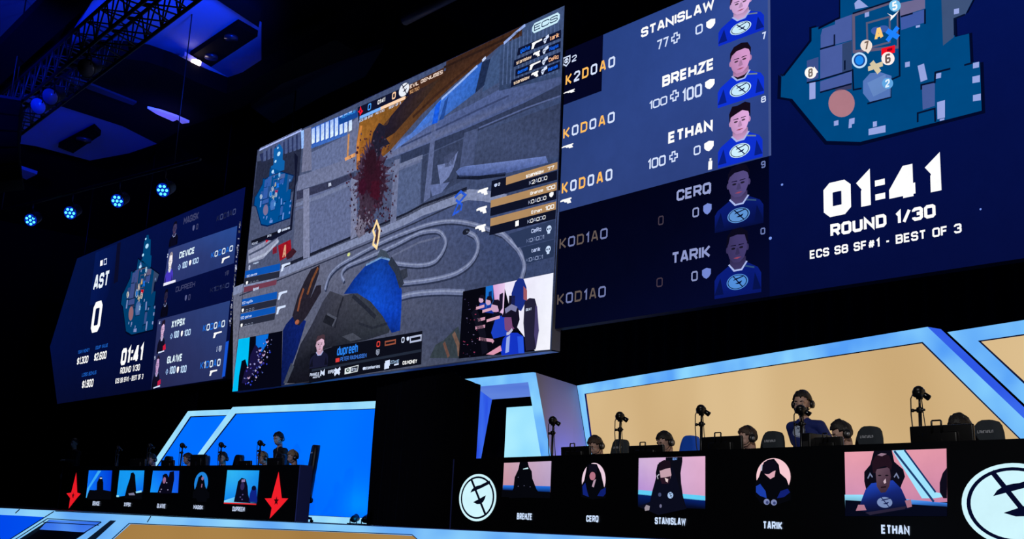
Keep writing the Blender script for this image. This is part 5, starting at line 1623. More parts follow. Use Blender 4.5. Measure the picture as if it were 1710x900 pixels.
def curtain(pts, ztop, label, wave=.06, per=.28, name='stage_curtain'):
    """hanging cloth along a plan polyline, with folds; ztop gives the top height along 0..1"""
    P = [Vector((p[0], p[1], 0)) for p in pts]
    L = [0]
    for i in range(1, len(P)): L.append(L[-1] + (P[i] - P[i - 1]).length)
    n = max(8, int(L[-1] / .035))
    top, bot = [], []
    rr = random.Random(len(label))
    ph = 0
    vs, fs = [], []
    for k in range(n + 1):
        s = L[-1] * k / n
        i = max(j for j in range(len(L) - 1) if L[j] <= s + 1e-9) if s < L[-1] else len(L) - 2
        t = (P[i + 1] - P[i]).normalized()
        nn = Vector((-t.y, t.x, 0))
        p = P[i] + t * (s - L[i])
        ph += 2 * math.pi * .035 / (per * (.75 + .5 * mnoise.noise((s * .7, 3.1, 0))))
        w_ = wave * math.sin(ph) * (1 + .4 * mnoise.noise((s, 0, 0)))
        zt_ = ztop(k / n) if callable(ztop) else ztop
        for j in range(7):
            f = j / 6
            w2 = w_ * (.45 + .55 * (1 - f)) + .015 * math.sin(ph * .5 + f * 3)
            q = p + nn * w2
            vs.append((q.x, q.y, .01 + (zt_ - .01) * f))
    for k in range(n):
        for j in range(6):
            b0 = k * 7 + j
            fs.append((b0, b0 + 7, b0 + 8, b0 + 1))
    m = len(vs)
    vs2 = [(x + .012, y + .012, z) for x, y, z in vs]
    mb = MB().add(vs, fs, 0, True).add(vs2, [tuple(reversed(f)) for f in fs], 0, True)
    rim = [k * 7 + 6 for k in range(n + 1)]
    mb.f += [[rim[k], rim[k + 1], rim[k + 1] + m, rim[k] + m] for k in range(n)]; mb.m += [0] * n; mb.sm += [False] * n
    for col_ in (0, n):
        mb.f += [[col_ * 7 + j, col_ * 7 + j + 1, col_ * 7 + j + 1 + m, col_ * 7 + j + m] for j in range(6)]; mb.m += [0] * 6; mb.sm += [False] * 6
    return tag(mb.build(name, drape, world=True), label, 'curtain', 'black stage curtains')


A0 = BL.back(-.42).hit(620, 780)
PC = BA.back(-.22)
A1, A2 = PC.hit(774, 640), PC.hit(799, 644)
zc1, zc2 = PC.uv(768, 634)[1], PC.uv(801, 642)[1]
curtain([A0, (A0[0] * .5 + A1[0] * .5, A0[1] * .5 + A1[1] * .5 - .1), A1], lambda f: 2.62 if f < .9 else 2.62 + (zc1 - 2.62) * (f - .9) / .1, 'wide black curtain between the blue booth wall and the doorway arch')
curtain([(A1[0] + .03, A1[1]), A2], lambda f: zc1 + (zc2 - zc1) * f, 'narrow black curtain covering the left post of the doorway arch', wave=.03, per=.16)
B0 = BL2.back(.6).hit(-140, 780)
curtain([(-35.5, 12.6), (-31, 12.4), (-27.2, 12.2)], 3.6, 'black curtain in the dark at the far left end of the stage')
curtain([(-34, 16.2), (-24, 16.3), (-14, 16.3), (-3, 16.2)], 8.8, 'tall black backdrop behind both booths and the screens', wave=.1, per=.5)
bpy.data.objects['stage_curtain.003'].data.materials[0] = mat('backdrop_black', (3, 3, 4), .95)

# ================================================================== player desks with LED fronts
DR = Plane(-7.55, 8.97, -5.0)
DL = Plane(-21.55, 9.45, 4.6)
desk_black = mat('desk_black', (10, 10, 13), .45)
front_black = mat('led_front_black', (5, 6, 10), .35)
DH, TH, DD = .985, .74, .8
ED = .26


def desk(plane, u0, u1, label, short=.03):
    root = empty('player_desk', plane.pt((u0 + u1) / 2, 0, -DD / 2), 0, label, 'desk', 'player desks on the stage')
    def bx(ua, ub, za, zb, oa, ob, name, m):
        lp = [plane.pt(ua, za, oa), plane.pt(ub, za, oa), plane.pt(ub, zb, oa), plane.pt(ua, zb, oa)]
        return MB().prism(lp, ob - oa, tuple(plane.n)).build(name, m, root, world=True)
    bx(u0, u1, .0, DH, -.08, 0, 'front_panel', front_black)
    bx(u0 + .03, u1 - short, TH - .04, TH, -DD, -.081, 'worktop', desk_black)
    em = mat('desk_end_navy', (52, 62, 130), .6)
    bx(u0 - .03, u0 - .001, 0, DH, -ED, 0, 'end_panel', em); bx(u1 + .001, u1 + .03, 0, DH, -ED, 0, 'end_panel', em)
    n = 4
    for k in range(0, n + 1):
        u = u0 + .12 + (u1 - u0 - .21 - short) * k / n
        bx(u - .03, u + .03, 0, TH - .041, -DD + .06, -.14, 'support', desk_black)
    return root


uDR0, uDR1 = DR.u(757, 800), DR.u(1606, 838) + 1.45
uDL0, uDL1 = DL.u(103, 800), DL.u(499, 790)
DESK_R = desk(DR, uDR0, uDR1, 'right player desk with round white emblems and five player pictures on its black front')
DESK_L = desk(DL, uDL0, uDL1, 'left player desk with red star emblems and five player pictures on its black front', 1.15)

# ------------------------------------------------------------------ the pictures on the right desk front
a = Art(DR, .003, .001)
K = (5, 6, 12)
SK = (8, 9, 22)
PALE = (208, 246, 255)
ul, ur = DR.u(767, 831), DR.u(829, 831)
z1_, z0_ = DR.uv(797, 791.5)[1], DR.uv(797, 870.5)[1]
ring_emblem(a, (ul + ur) / 2, (z0_ + z1_) / 2, (ur - ul) / 2, (z1_ - z0_) / 2, PALE, (6, 10, 26), 0)
a.part('round_emblem', DESK_R, 'white round emblem at the left end')
ul2 = DR.u(1606, 838)
ring_emblem(a, ul2 + (ur - ul) / 2 * 1.02, (z0_ + z1_) / 2 + .005, (ur - ul) / 2 * 1.02, (z1_ - z0_) / 2 * 1.04, PALE, (6, 10, 40), 0)
a.part('round_emblem', DESK_R, 'white round emblem at the right end')
for s, bl, tr in (('BREHZE', (863.7, 867.3), (889.4, 857.2)), ('CERQ', (979.6, 871.2), (1000.2, 861)), ('STANISLAW', (1094.2, 875.2), (1146, 865.2)), ('TARIK', (1274.8, 883), (1307.2, 871.3)), ('ETHAN', (1472.5, 891.2), (1519.4, 877.6))):
    a.text(s, bl, tr, (205, 225, 255), .22, gap=.4)
a.part('name_lettering', DESK_R)
# 1: empty black chair before a pink wall
a.poly([(842, 773), (921, 770), (919, 822), (839.8, 818)], [(205, 160, 172), (196, 172, 206), (176, 152, 190), (196, 140, 156)], 0)
a.poly([(840.6, 810), (919.4, 812), (919, 822), (839.8, 818)], [(40, 120, 235), (30, 110, 225), (8, 30, 90), (6, 24, 80)], 1)
a.poly([(868.5, 772), (881.8, 771.4), (884, 780), (888.5, 787), (889.5, 799), (896.5, 817), (906, 830), (850, 832), (858, 815), (860, 797), (866, 784)], K, 2)
a.poly([(839, 818), (919, 821.5), (919, 832), (838, 830)], K, 2)
a.poly([(874.6, 782.6), (882, 780.6), (883, 783), (874, 783.8)], PALE, 3)
for x, y in ((866, 797), (876, 811), (866, 812), (886, 813)): a.oval((x, y), (.8, .8), (90, 90, 120), 3, 8)
a.part('player_picture', DESK_R, 'empty black chair before a pink wall')
# 2: oval cut-out
a.oval((991.5, 802), (20, 29), (235, 205, 222), 0, 40)
a.poly([(971, 830), (971, 812), (976, 802), (981, 776), (986, 774), (997, 775), (1004, 790), (1009, 812), (1012, 822), (1012, 832), (990, 834)], K, 1)
a.poly([(973, 812), (978, 806), (981, 820), (984, 830), (974, 826)], (16, 34, 120), 2)
a.poly([(1012, 814), (1004, 818), (998, 828), (1008, 829), (1012, 824)], (14, 30, 110), 2)
a.oval((990, 795), (5, 7), (176, 112, 130), 2); a.poly([(984, 790), (984, 776), (998, 776), (997, 790), (992, 786)], (14, 12, 26), 3)
a.poly([(989, 812), (992, 802), (996, 800), (992, 814)], (180, 150, 170), 2)
a.part('player_picture', DESK_R, 'oval cut-out of a player with bowed head')
# 3: player in profile before a pink wall
a.poly([(1067, 765), (1178, 761.7), (1178, 836), (1066, 826)], [(206, 176, 216), (228, 176, 208), (210, 160, 196), (180, 140, 214)], 0)
a.poly([(1066.5, 818), (1178, 828), (1178, 836), (1066, 826)], (96, 205, 245), 1)
a.poly([(1066, 825), (1178, 835), (1178, 850), (1066, 846)], [(6, 30, 96), (8, 34, 110), (5, 8, 24), (5, 8, 24)], 1)
a.poly([(1112.5, 763.8), (1140, 763), (1140, 771), (1137, 790), (1138, 806), (1141, 828), (1147, 850), (1120, 852), (1108, 800)], (10, 11, 22), 2)
a.text('SEAT', (1124, 768.4), (1132, 764), (120, 160, 230), .2)
a.poly([(1066, 846), (1086, 838), (1090, 820), (1094, 806), (1098, 790), (1104, 778), (1124, 780), (1131, 800), (1138, 826), (1146, 850), (1100, 860)], (10, 12, 28), 3)
a.poly([(1102, 784), (1120, 781), (1122, 793), (1118, 805), (1112, 808), (1104, 798)], (196, 160, 172), 4)
a.poly([(1100.5, 786), (1101, 773), (1110, 768), (1120, 770), (1121, 781), (1112, 783), (1104, 786)], (26, 14, 26), 5)
a.poly([(1103, 798), (1112, 797), (1121, 795), (1118, 808), (1106, 808)], (40, 22, 36), 5)
a.poly([(1111, 798), (1117, 800), (1116, 806), (1113, 804)], (230, 205, 205), 6)
a.poly([(1098, 803), (1096, 790), (1099, 776), (1104, 772), (1101, 786), (1104, 804)], (12, 12, 22), 6)
a.line([(1100, 800), (1098.6, 795), (1102, 792)], .012, (185, 185, 200), 7)
ring_emblem(a, *DR.uv(1120.5, 827), .052, .042, (165, 195, 235), (12, 16, 40), 4, ring=False)
a.oval((1102.5, 826), (2.6, 3.4), (66, 74, 110), 4); a.oval((1104, 845), (2, 3), (110, 110, 140), 4)
a.poly([(1077, 848), (1080, 843), (1086, 845), (1085, 852), (1078, 853)], (150, 140, 150), 4)
a.part('player_picture', DESK_R, 'player in a dark jersey and headset looking down')
# 4: oval cut-out with bowed head
a.oval((1291.5, 796), (29, 31), (246, 200, 208), 0, 44)
a.poly([(1262, 828), (1262, 806), (1268, 796), (1274, 776), (1282, 768), (1293, 766), (1301, 776), (1303, 790), (1314, 800), (1321, 820), (1321, 835), (1290, 846), (1270, 840)], K, 1)
a.poly([(1263, 812), (1270, 808), (1279, 820), (1281, 832), (1270, 828), (1263, 822)], (26, 60, 165), 2)
a.poly([(1298, 832), (1304, 820), (1316, 816), (1320, 822), (1310, 830)], (16, 30, 110), 2)
a.poly([(1276, 790), (1286, 791), (1296, 784), (1294, 796), (1287, 800), (1280, 794)], (216, 165, 178), 2)
a.poly([(1273, 786), (1276, 772), (1286, 767), (1298, 772), (1300, 784), (1290, 788), (1284, 792), (1276, 791)], (12, 10, 24), 3)
a.line([(1272, 786), (1273, 776)], .02, (190, 190, 210), 4)
for x, y in ((1281, 838), (1293, 839)): a.oval((x, y), (5, 5), (125, 135, 180), 3); a.oval((x + 1, y + 1), (2.4, 2.6), (60, 70, 120), 4)
a.part('player_picture', DESK_R, 'oval cut-out of a player seen from above')
# 5: player facing the camera
a.poly([(1410.7, 755), (1580.7, 749), (1582, 838), (1412.7, 848)], [(232, 158, 172), (226, 150, 168), (200, 130, 165), (200, 140, 180)], 0)
a.poly([(1411, 826), (1440, 826), (1560, 838), (1582, 840), (1582, 848), (1412, 852)], [(150, 225, 255)] * 2 + [(60, 130, 230)] * 2 + [(6, 14, 50)] * 2, 1)
a.poly([(1412, 835), (1582, 846), (1582, 862), (1412, 862)], (6, 9, 26), 2)
a.poly([(1490.5, 752.4), (1511, 751.4), (1563, 822), (1575, 824), (1575, 830), (1560, 832), (1540, 832)], (160, 228, 255), 1)
a.line([(1494, 753), (1548, 822), (1560, 838)], .02, (26, 60, 110), 2); a.line([(1511, 751.5), (1563, 822)], .016, (20, 50, 100), 2)
a.poly([(1460, 753), (1490, 752), (1494, 771), (1509, 784), (1512, 796), (1506, 810), (1500, 830), (1450, 830), (1444, 804), (1444, 788), (1454, 776)], (12, 11, 24), 3)
a.poly([(1582, 781), (1575, 790), (1570, 806), (1570, 822), (1576, 832), (1582, 832)], (14, 12, 26), 3)
a.poly([(1430, 852), (1437, 842), (1446, 818), (1456, 807), (1492, 802), (1506, 816), (1516, 838), (1520, 850), (1470, 858)], [(14, 22, 60), (16, 26, 80), (26, 50, 140), (30, 66, 180), (30, 60, 170), (22, 40, 120), (14, 20, 56), (10, 14, 36), (8, 10, 24)], 4)
a.poly([(1463, 784), (1486, 780), (1489, 796), (1486, 812), (1480, 822), (1472, 823), (1465, 812)], [(104, 78, 92), (86, 62, 78), (60, 40, 54), (70, 48, 62), (60, 42, 56), (60, 42, 56), (80, 58, 72)], 5)
a.poly([(1459, 790), (1457, 772), (1463, 762), (1474, 757), (1486, 761), (1491, 774), (1489, 785), (1480, 778), (1466, 782), (1463, 790)], (34, 18, 30), 6)
a.poly([(1466, 760), (1473, 756.5), (1482, 758), (1474, 762)], (150, 120, 140), 7)
for x in (1470, 1482): a.oval((x, 794), (3, 1.2), (20, 14, 24), 6)
a.poly([(1476, 804), (1480, 799), (1481, 806), (1478, 808)], (205, 178, 190), 6); a.line([(1472, 814), (1481, 813)], .012, (30, 18, 28), 6)
for s in (-1, 1): a.line([(1476 + s * 26, 799), (1476 + s * 22, 791), (1476 + s * 18, 797)], .012, (120, 130, 165), 5)
ring_emblem(a, *DR.uv(1478.5, 839), .095, .055, (120, 140, 185), (16, 26, 76), 5, ring=False)
a.poly([(1430, 853), (1434, 843), (1444, 843), (1448, 852)], (176, 120, 140), 5); a.poly([(1512, 836), (1522, 834), (1524, 846), (1516, 848)], (166, 112, 132), 5)
a.poly([(1446, 856), (1516, 845), (1512, 850), (1454, 860)], (40, 34, 56), 7)
a.part('player_picture', DESK_R, 'player in a blue jersey facing the camera')

# ------------------------------------------------------------------ the pictures on the left desk front
a = Art(DL, .004, .0016)
RED = (232, 26, 38)
star_emblem(a, [(127.6, 789), (129.2, 822.5), (135, 824.5), (129.3, 831), (114.9, 849.4), (117.5, 832), (111.3, 823.8), (119.2, 822.4)], (122.4, 827.5), .075, RED, (70, 6, 14), 0)
a.part('star_emblem', DESK_L, 'red star at the left end')
star_emblem(a, [(465.6, 787.6), (470.8, 831.8), (481.6, 832.2), (469.6, 846), (450.6, 866), (454, 848), (442.3, 832.2), (453.7, 831.8)], (461.8, 836.6), .085, (240, 30, 42), (50, 6, 12), 0)
a.part('star_emblem', DESK_L, 'red star at the right end')
for s, bl, tr in (('DEVICE', (155, 843.8), (167.3, 837.4)), ('XYP9X', (207.4, 845.6), (219.2, 839.2)), ('GLA1VE', (262.6, 848.3), (277.4, 841.4)), ('MAGISK', (323.5, 850), (340, 844)), ('DUPREEH', (388.6, 853.4), (409.6, 846.6))):
    a.text(s, bl, tr, (200, 215, 245), .2)
a.part('name_lettering', DESK_L)
C1, C2, C3 = (0, 60, 215), (10, 110, 245), (20, 150, 240)
a.poly([(148.7, 785.4), (187.4, 785.6), (185, 820.3), (150, 818), (143.8, 831.3)], [C2, C1, C1, C2, C2], 0)
a.poly([(164, 786), (169.5, 786), (150, 815), (145, 831), (143.8, 831.3), (146, 816)], (60, 170, 245), 1)
a.poly([(149, 820), (162, 818), (162.5, 806), (167, 796), (171, 796), (173, 806), (173, 818), (186, 820.5), (186, 834), (146, 834)], K, 2)
a.poly([(167.4, 797.6), (171, 797.6), (171, 799.4), (167.4, 799.4)], OFFW, 3)
a.part('player_picture', DESK_L, 'dark chair before a blue wall')
a.poly([(200, 785.4), (241.3, 785.6), (238.8, 820.3), (220, 826), (195, 829.8)], [C3, C3, (10, 100, 230), C2, C3], 0)
a.poly([(208, 832), (212, 815), (217, 800), (219, 790), (223, 788.6), (226, 793), (227, 808), (228, 822), (238, 822), (237, 834)], K, 1)
a.poly([(227, 821), (237, 818.6), (237, 822), (228, 823.6)], (150, 225, 250), 2); a.poly([(195, 827), (199, 827), (199, 830), (195, 830)], (150, 225, 250), 2)
a.poly([(215, 824), (224, 822.6), (226, 827), (216, 827)], (120, 120, 150), 2)
a.part('player_picture', DESK_L, 'player dark against a light blue wall')
a.poly([(255.8, 786), (299.6, 786.2), (297.4, 823), (251, 822)], [(10, 120, 245), (20, 80, 230), (20, 90, 235), (20, 150, 250)], 0)
a.poly([(263, 824), (267, 812), (272, 800), (275, 791), (279, 791), (282, 797), (284, 788), (291, 786.6), (291.4, 800), (287, 824)], (8, 7, 24), 1)
a.oval((275, 802), (2.6, 5.6), (150, 100, 140), 2); a.poly([(272, 800), (272.6, 793), (278, 791), (279, 799), (275, 796)], (10, 8, 22), 3)
for x, y in ((270, 817), (279, 806), (281, 818), (268, 821)): a.oval((x, y), (1, 1.1), (150, 140, 180), 3, 8)
a.part('player_picture', DESK_L, 'player with bowed head and a black chair on a blue wall')
a.oval((336, 807), (11.4, 19), (30, 130, 220), 0, 32)
a.poly([(324, 822), (328, 812), (332, 797), (337, 793), (341, 799), (343, 812), (349, 824), (345, 838), (330, 838)], K, 1)
a.poly([(323, 820), (350, 822), (350, 832), (322, 832)], K, 1)
a.oval((338.8, 799), (2, 3.2), (140, 100, 140), 2); a.line([(338, 808), (337, 814)], .04, (130, 90, 120), 2)
a.part('player_picture', DESK_L, 'oval cut-out of a player on blue')
a.poly([(380, 785), (433.3, 785.6), (428.4, 841), (374.4, 838.9)], [(50, 185, 245), (24, 150, 240), (14, 110, 225), (10, 130, 235)], 0)
a.poly([(374.8, 836), (392, 830), (428.8, 835), (428.4, 841), (374.4, 838.9)], [(160, 230, 255), (90, 190, 250), (10, 40, 130), (10, 20, 70), (130, 220, 255)], 1)
a.poly([(391, 838), (395, 820), (398, 804), (404, 798), (411, 800), (414, 812), (415, 826), (419, 840)], (9, 9, 28), 2)
a.oval((405.5, 812), (3.4, 6.5), (44, 36, 84), 3); a.line([(404, 803), (410, 802.6)], .05, (140, 120, 170), 3)
for x, y in ((402, 830), (406, 826), (405, 834)): a.oval((x, y), (1.2, 1.2), (90, 80, 140), 3, 8)
a.poly([(416, 838), (418, 824), (421, 816), (425, 812), (429, 816), (430, 838)], (14, 34, 130), 2); a.oval((424.6, 815), (3.8, 4), (8, 10, 40), 3)
a.poly([(374.4, 838.9), (428.4, 841), (428.2, 843.2), (374.2, 841)], (220, 40, 46), 2)
a.part('player_picture', DESK_L, 'player before a light blue wall with a red line below')
# ================================================================== things on and behind the desks
TEX = mat('chair_grey_fabric', (54, 60, 66), .85, bump=.1, bscale=200)
CH_BLK = mat('chair_black_leather', (16, 16, 22), .5, bump=.05, bscale=60)
CH_BLUE = mat('chair_blue_fabric', (14, 96, 240), .8, bump=.1, bscale=200)
PLASTIC = mat('black_plastic', (11, 11, 13), .4)
CH_TXT = mat('pale_stitching', (190, 195, 205), .8)


def gaming_chair(cloth, lettering=True, high=1.3):
    """swivel chair facing -y, origin on the floor under the seat"""
    root = empty('gaming_chair', (0, 0, 0))
    k = high / 1.3
    # backrest: shoulder wings low, narrow rounded head end, leaning back
    prof = [(.46, .20), (.55, .245), (.66, .262), (.78, .262), (.88, .235), (.98, .185), (1.08, .172), (1.18, .158), (1.25, .135), (1.285, .10), (1.3, .05)]
    prof = [(z if z < .9 else .9 + (z - .9) * (high - .9) / .4, w_) for z, w_ in prof]
    mb = MB()
    vs, fs = [], []
    nx = 9
    for z, w_ in prof:
        yb = .205 + (z - .46) * .09
        for side in (0, 1):
            for i in range(nx):
                x = -w_ + 2 * w_ * i / (nx - 1)
                e = abs(x) / w_
                cup = -.06 * e ** 2.5 if .5 < z < .95 else -.025 * e ** 3
                th = .055 * math.sqrt(max(0, 1 - e ** 4)) + .012
                vs.append((x, yb + cup + (th if side else -th), z))
    st = 2 * nx
    for r_ in range(len(prof) - 1):
        for i in range(nx - 1):
            p_ = r_ * st + i
            fs.append((p_, p_ + 1, p_ + 1 + st, p_ + st))
            p_ = r_ * st + nx + i
            fs.append((p_, p_ + st, p_ + st + 1, p_ + 1))
        fs.append((r_ * st, r_ * st + st, r_ * st + nx + st, r_ * st + nx))
        fs.append((r_ * st + nx - 1, r_ * st + 2 * nx - 1, r_ * st + 2 * nx - 1 + st, r_ * st + nx - 1 + st))
    for r_, flip in ((0, 0), (len(prof) - 1, 1)):
        for i in range(nx - 1): fs.append((r_ * st + i, r_ * st + nx + i, r_ * st + nx + i + 1, r_ * st + i + 1))
    bk = MB().add(vs, fs, 0, True).build('backrest', cloth, root)
    MB().rbox((0, .02, .41), (.5, .5, .11), .045).rbox((-.25, .0, .43), (.07, .46, .1), .03).rbox((.25, .0, .43), (.07, .46, .1), .03).build('seat', cloth, root)
    for s in (-1, 1):
        MB().rbox((s * .315, .0, .655), (.085, .27, .035), .015).tube([(s * .3, .06, .4), (s * .315, .06, .64)], .022, 8).tube([(s * .2, .06, .38), (s * .3, .06, .4)], .02, 8).build('armrest', PLASTIC, root)
    MB().tube([(0, .02, .1), (0, .02, .36)], [.03, .026], 12).rbox((0, .02, .35), (.22, .22, .03), .01).build('gas_lift', blk_metal, root)
    b = MB()
    for i in range(5):
        t = math.radians(72 * i + 18)
        b.tube([(0, .02, .12), (.3 * math.cos(t), .02 + .3 * math.sin(t), .075)], [.035, .022], 8)
    b.build('star_base', PLASTIC, root)
    for i in range(5):
        t = math.radians(72 * i + 18)
        c = Vector((.3 * math.cos(t), .02 + .3 * math.sin(t), .03))
        q = Vector((-math.sin(t), math.cos(t), 0)) * .025
        MB().tube([c - q, c + q], .03, 10).tube([c + Vector((0, 0, .02)), c + Vector((0, 0, .05))], .01, 6).build('caster', PLASTIC, root)
    if lettering:
        tx = MB()
        z = .9 + (1.19 - .9) * (high - .9) / .4
        y = .205 + (z - .46) * .09 - .072
        for i in range(8):
            x = -.075 + i * .0205
            tx.box((x, y, z), (.004, .004, .026)).box((x + .007, y, z + (.011 if i % 2 else -.011)), (.012, .004, .004))
            if i % 3: tx.box((x + .012, y, z), (.004, .004, .02))
        tx.build('lettering', CH_TXT, bk)
    return root


def place(root, p, rz, label, cat, group=None, copy=False):
    r = copy_tree(root) if copy else root
    r.location = p
    r.rotation_euler = (0, 0, rz)
    return tag(r, label, cat, group)


def monitor(wd=.56, ht=.34, handle=True):
    """screen facing +y (its back to the audience), origin on the table under it"""
    root = empty('monitor', (0, 0, 0))
    ang = .06
    MB().rbox((0, 0, .13 + ht / 2), (wd, .035, ht), .012, rot=(ang, 0, 0)).rbox((0, -.025, .13 + ht / 2), (wd * .55, .04, ht * .6), .015, rot=(ang, 0, 0)).build('screen_housing', PLASTIC, root)
    MB().box((0, .0195, .13 + ht / 2), (wd - .02, .004, ht - .02), rot=(ang, 0, 0)).build('screen', glow('monitor_glow', (70, 90, 140), strength=.45, sample=False), root, label='dim lit screen')
    MB().tube([(0, -.05, .015), (0, -.05, .13 + ht * .6)], .022, 10).build('neck', PLASTIC, root)
    MB().rbox((0, -.03, .0075), (.3, .2, .015), .006).build('foot', PLASTIC, root)
    if handle:
        h = .13 + ht
        MB().tube([(-.06 , -.05, h - .08), (-.06, -.05, h + .035), (-.055, -.05, h + .042), (.02, -.05, h + .042), (.025, -.05, h + .035), (.025, -.05, h - .08)], .008, 6).build('handle', PLASTIC, root)
    return root


def camera_stand(h=.76):
    """small camera on a table pole, looking back at the player; origin on the table"""
    root = empty('camera_stand', (0, 0, 0))
    MB().tube([(0, 0, 0), (0, 0, .018), (0, 0, .03)], [.075, .075, .03], 16).build('base', PLASTIC, root)
    MB().tube([(0, 0, .02), (0, 0, h - .13)], .016, 10).tube([(0, 0, h - .14), (0, 0, h - .05)], .011, 8).build('pole', PLASTIC, root)
    MB().rbox((0, 0, h - .16), (.05, .05, .05), .01).tube([(-.07, 0, h - .16), (.05, 0, h - .16)], .011, 8).ball((-.075, 0, h - .16), (.018, .018, .018), 8, 6).build('clamp', PLASTIC, root)
    b = MB()
    b.rbox((-.005, .0, h + .0), (.1, .1, .085), .03, rot=(.5, .3, 0)).ball((0, -.01, h + .02), (.05, .05, .045), 10, 8).tube([(0, 0, h - .06), (0, 0, h - .03)], .03, 8)
    b.build('camera_body', PLASTIC, root)
    MB().tube([(.025, .02, h - .01), (.045, .062, h - .038), (.05, .072, h - .045)], [.026, .029, .03], 12).build('lens', mat('lens_black', (9, 9, 12), .2), root)
    cbl = [(-.05, -.01, h + .01), (-.085, -.01, h - .05), (-.09, -.005, h - .2), (-.075, 0, h - .4), (-.05, .02, .2), (-.045, .05, .02)]
    MB().tube(cbl, .0055, 6).tube([(.02, .0, h - .05), (.035, .0, h - .2), (.06, .01, h - .45), (.075, .02, .02)], .0045, 6).build('cable', PLASTIC, root)
    return root


# ------------------------------------------------------------------ people
SKIN = mat('skin', (196, 158, 142), .55, var=.05)
HAIR_D = mat('dark_hair', (24, 18, 17), .6, bump=.6, bscale=90)
HAIR_B = mat('fair_hair', (150, 120, 84), .6, bump=.6, bscale=90)
HAIR_M = mat('brown_hair', (62, 44, 34), .6, bump=.6, bscale=90)
JERSEY_BLUE = mat('blue_jersey', (14, 36, 112), .8, bump=.15, bscale=60, var=.25)
JERSEY_BLK = mat('black_jersey', (15, 15, 21), .8, bump=.15, bscale=60)
TROUSER = mat('dark_trousers', (20, 20, 26), .9)
SHOE = mat('dark_shoes', (16, 16, 18), .6)
HEADSET = mat('headset_black', (20, 20, 23), .4)
HEADSET_L = mat('headset_silver', (150, 150, 155), .35, .4)


def capsule(mb, a, b, ra, rb, n=14):
    a, b = Vector(a), Vector(b)
    d = b - a
    L = max(d.length, 1e-4)
    d = d / L
    pts, rs = [], []
    for k in range(5):
        t = math.pi / 2 * k / 4
        pts.append(a - d * ra * math.cos(t)); rs.append(max(ra * math.sin(t), .0008))
    for k in range(5):
        t = math.pi / 2 * (1 - k / 4)
        pts.append(b + d * rb * math.cos(t)); rs.append(max(rb * math.sin(t), .0008))
    mb.tube(pts, rs, n)


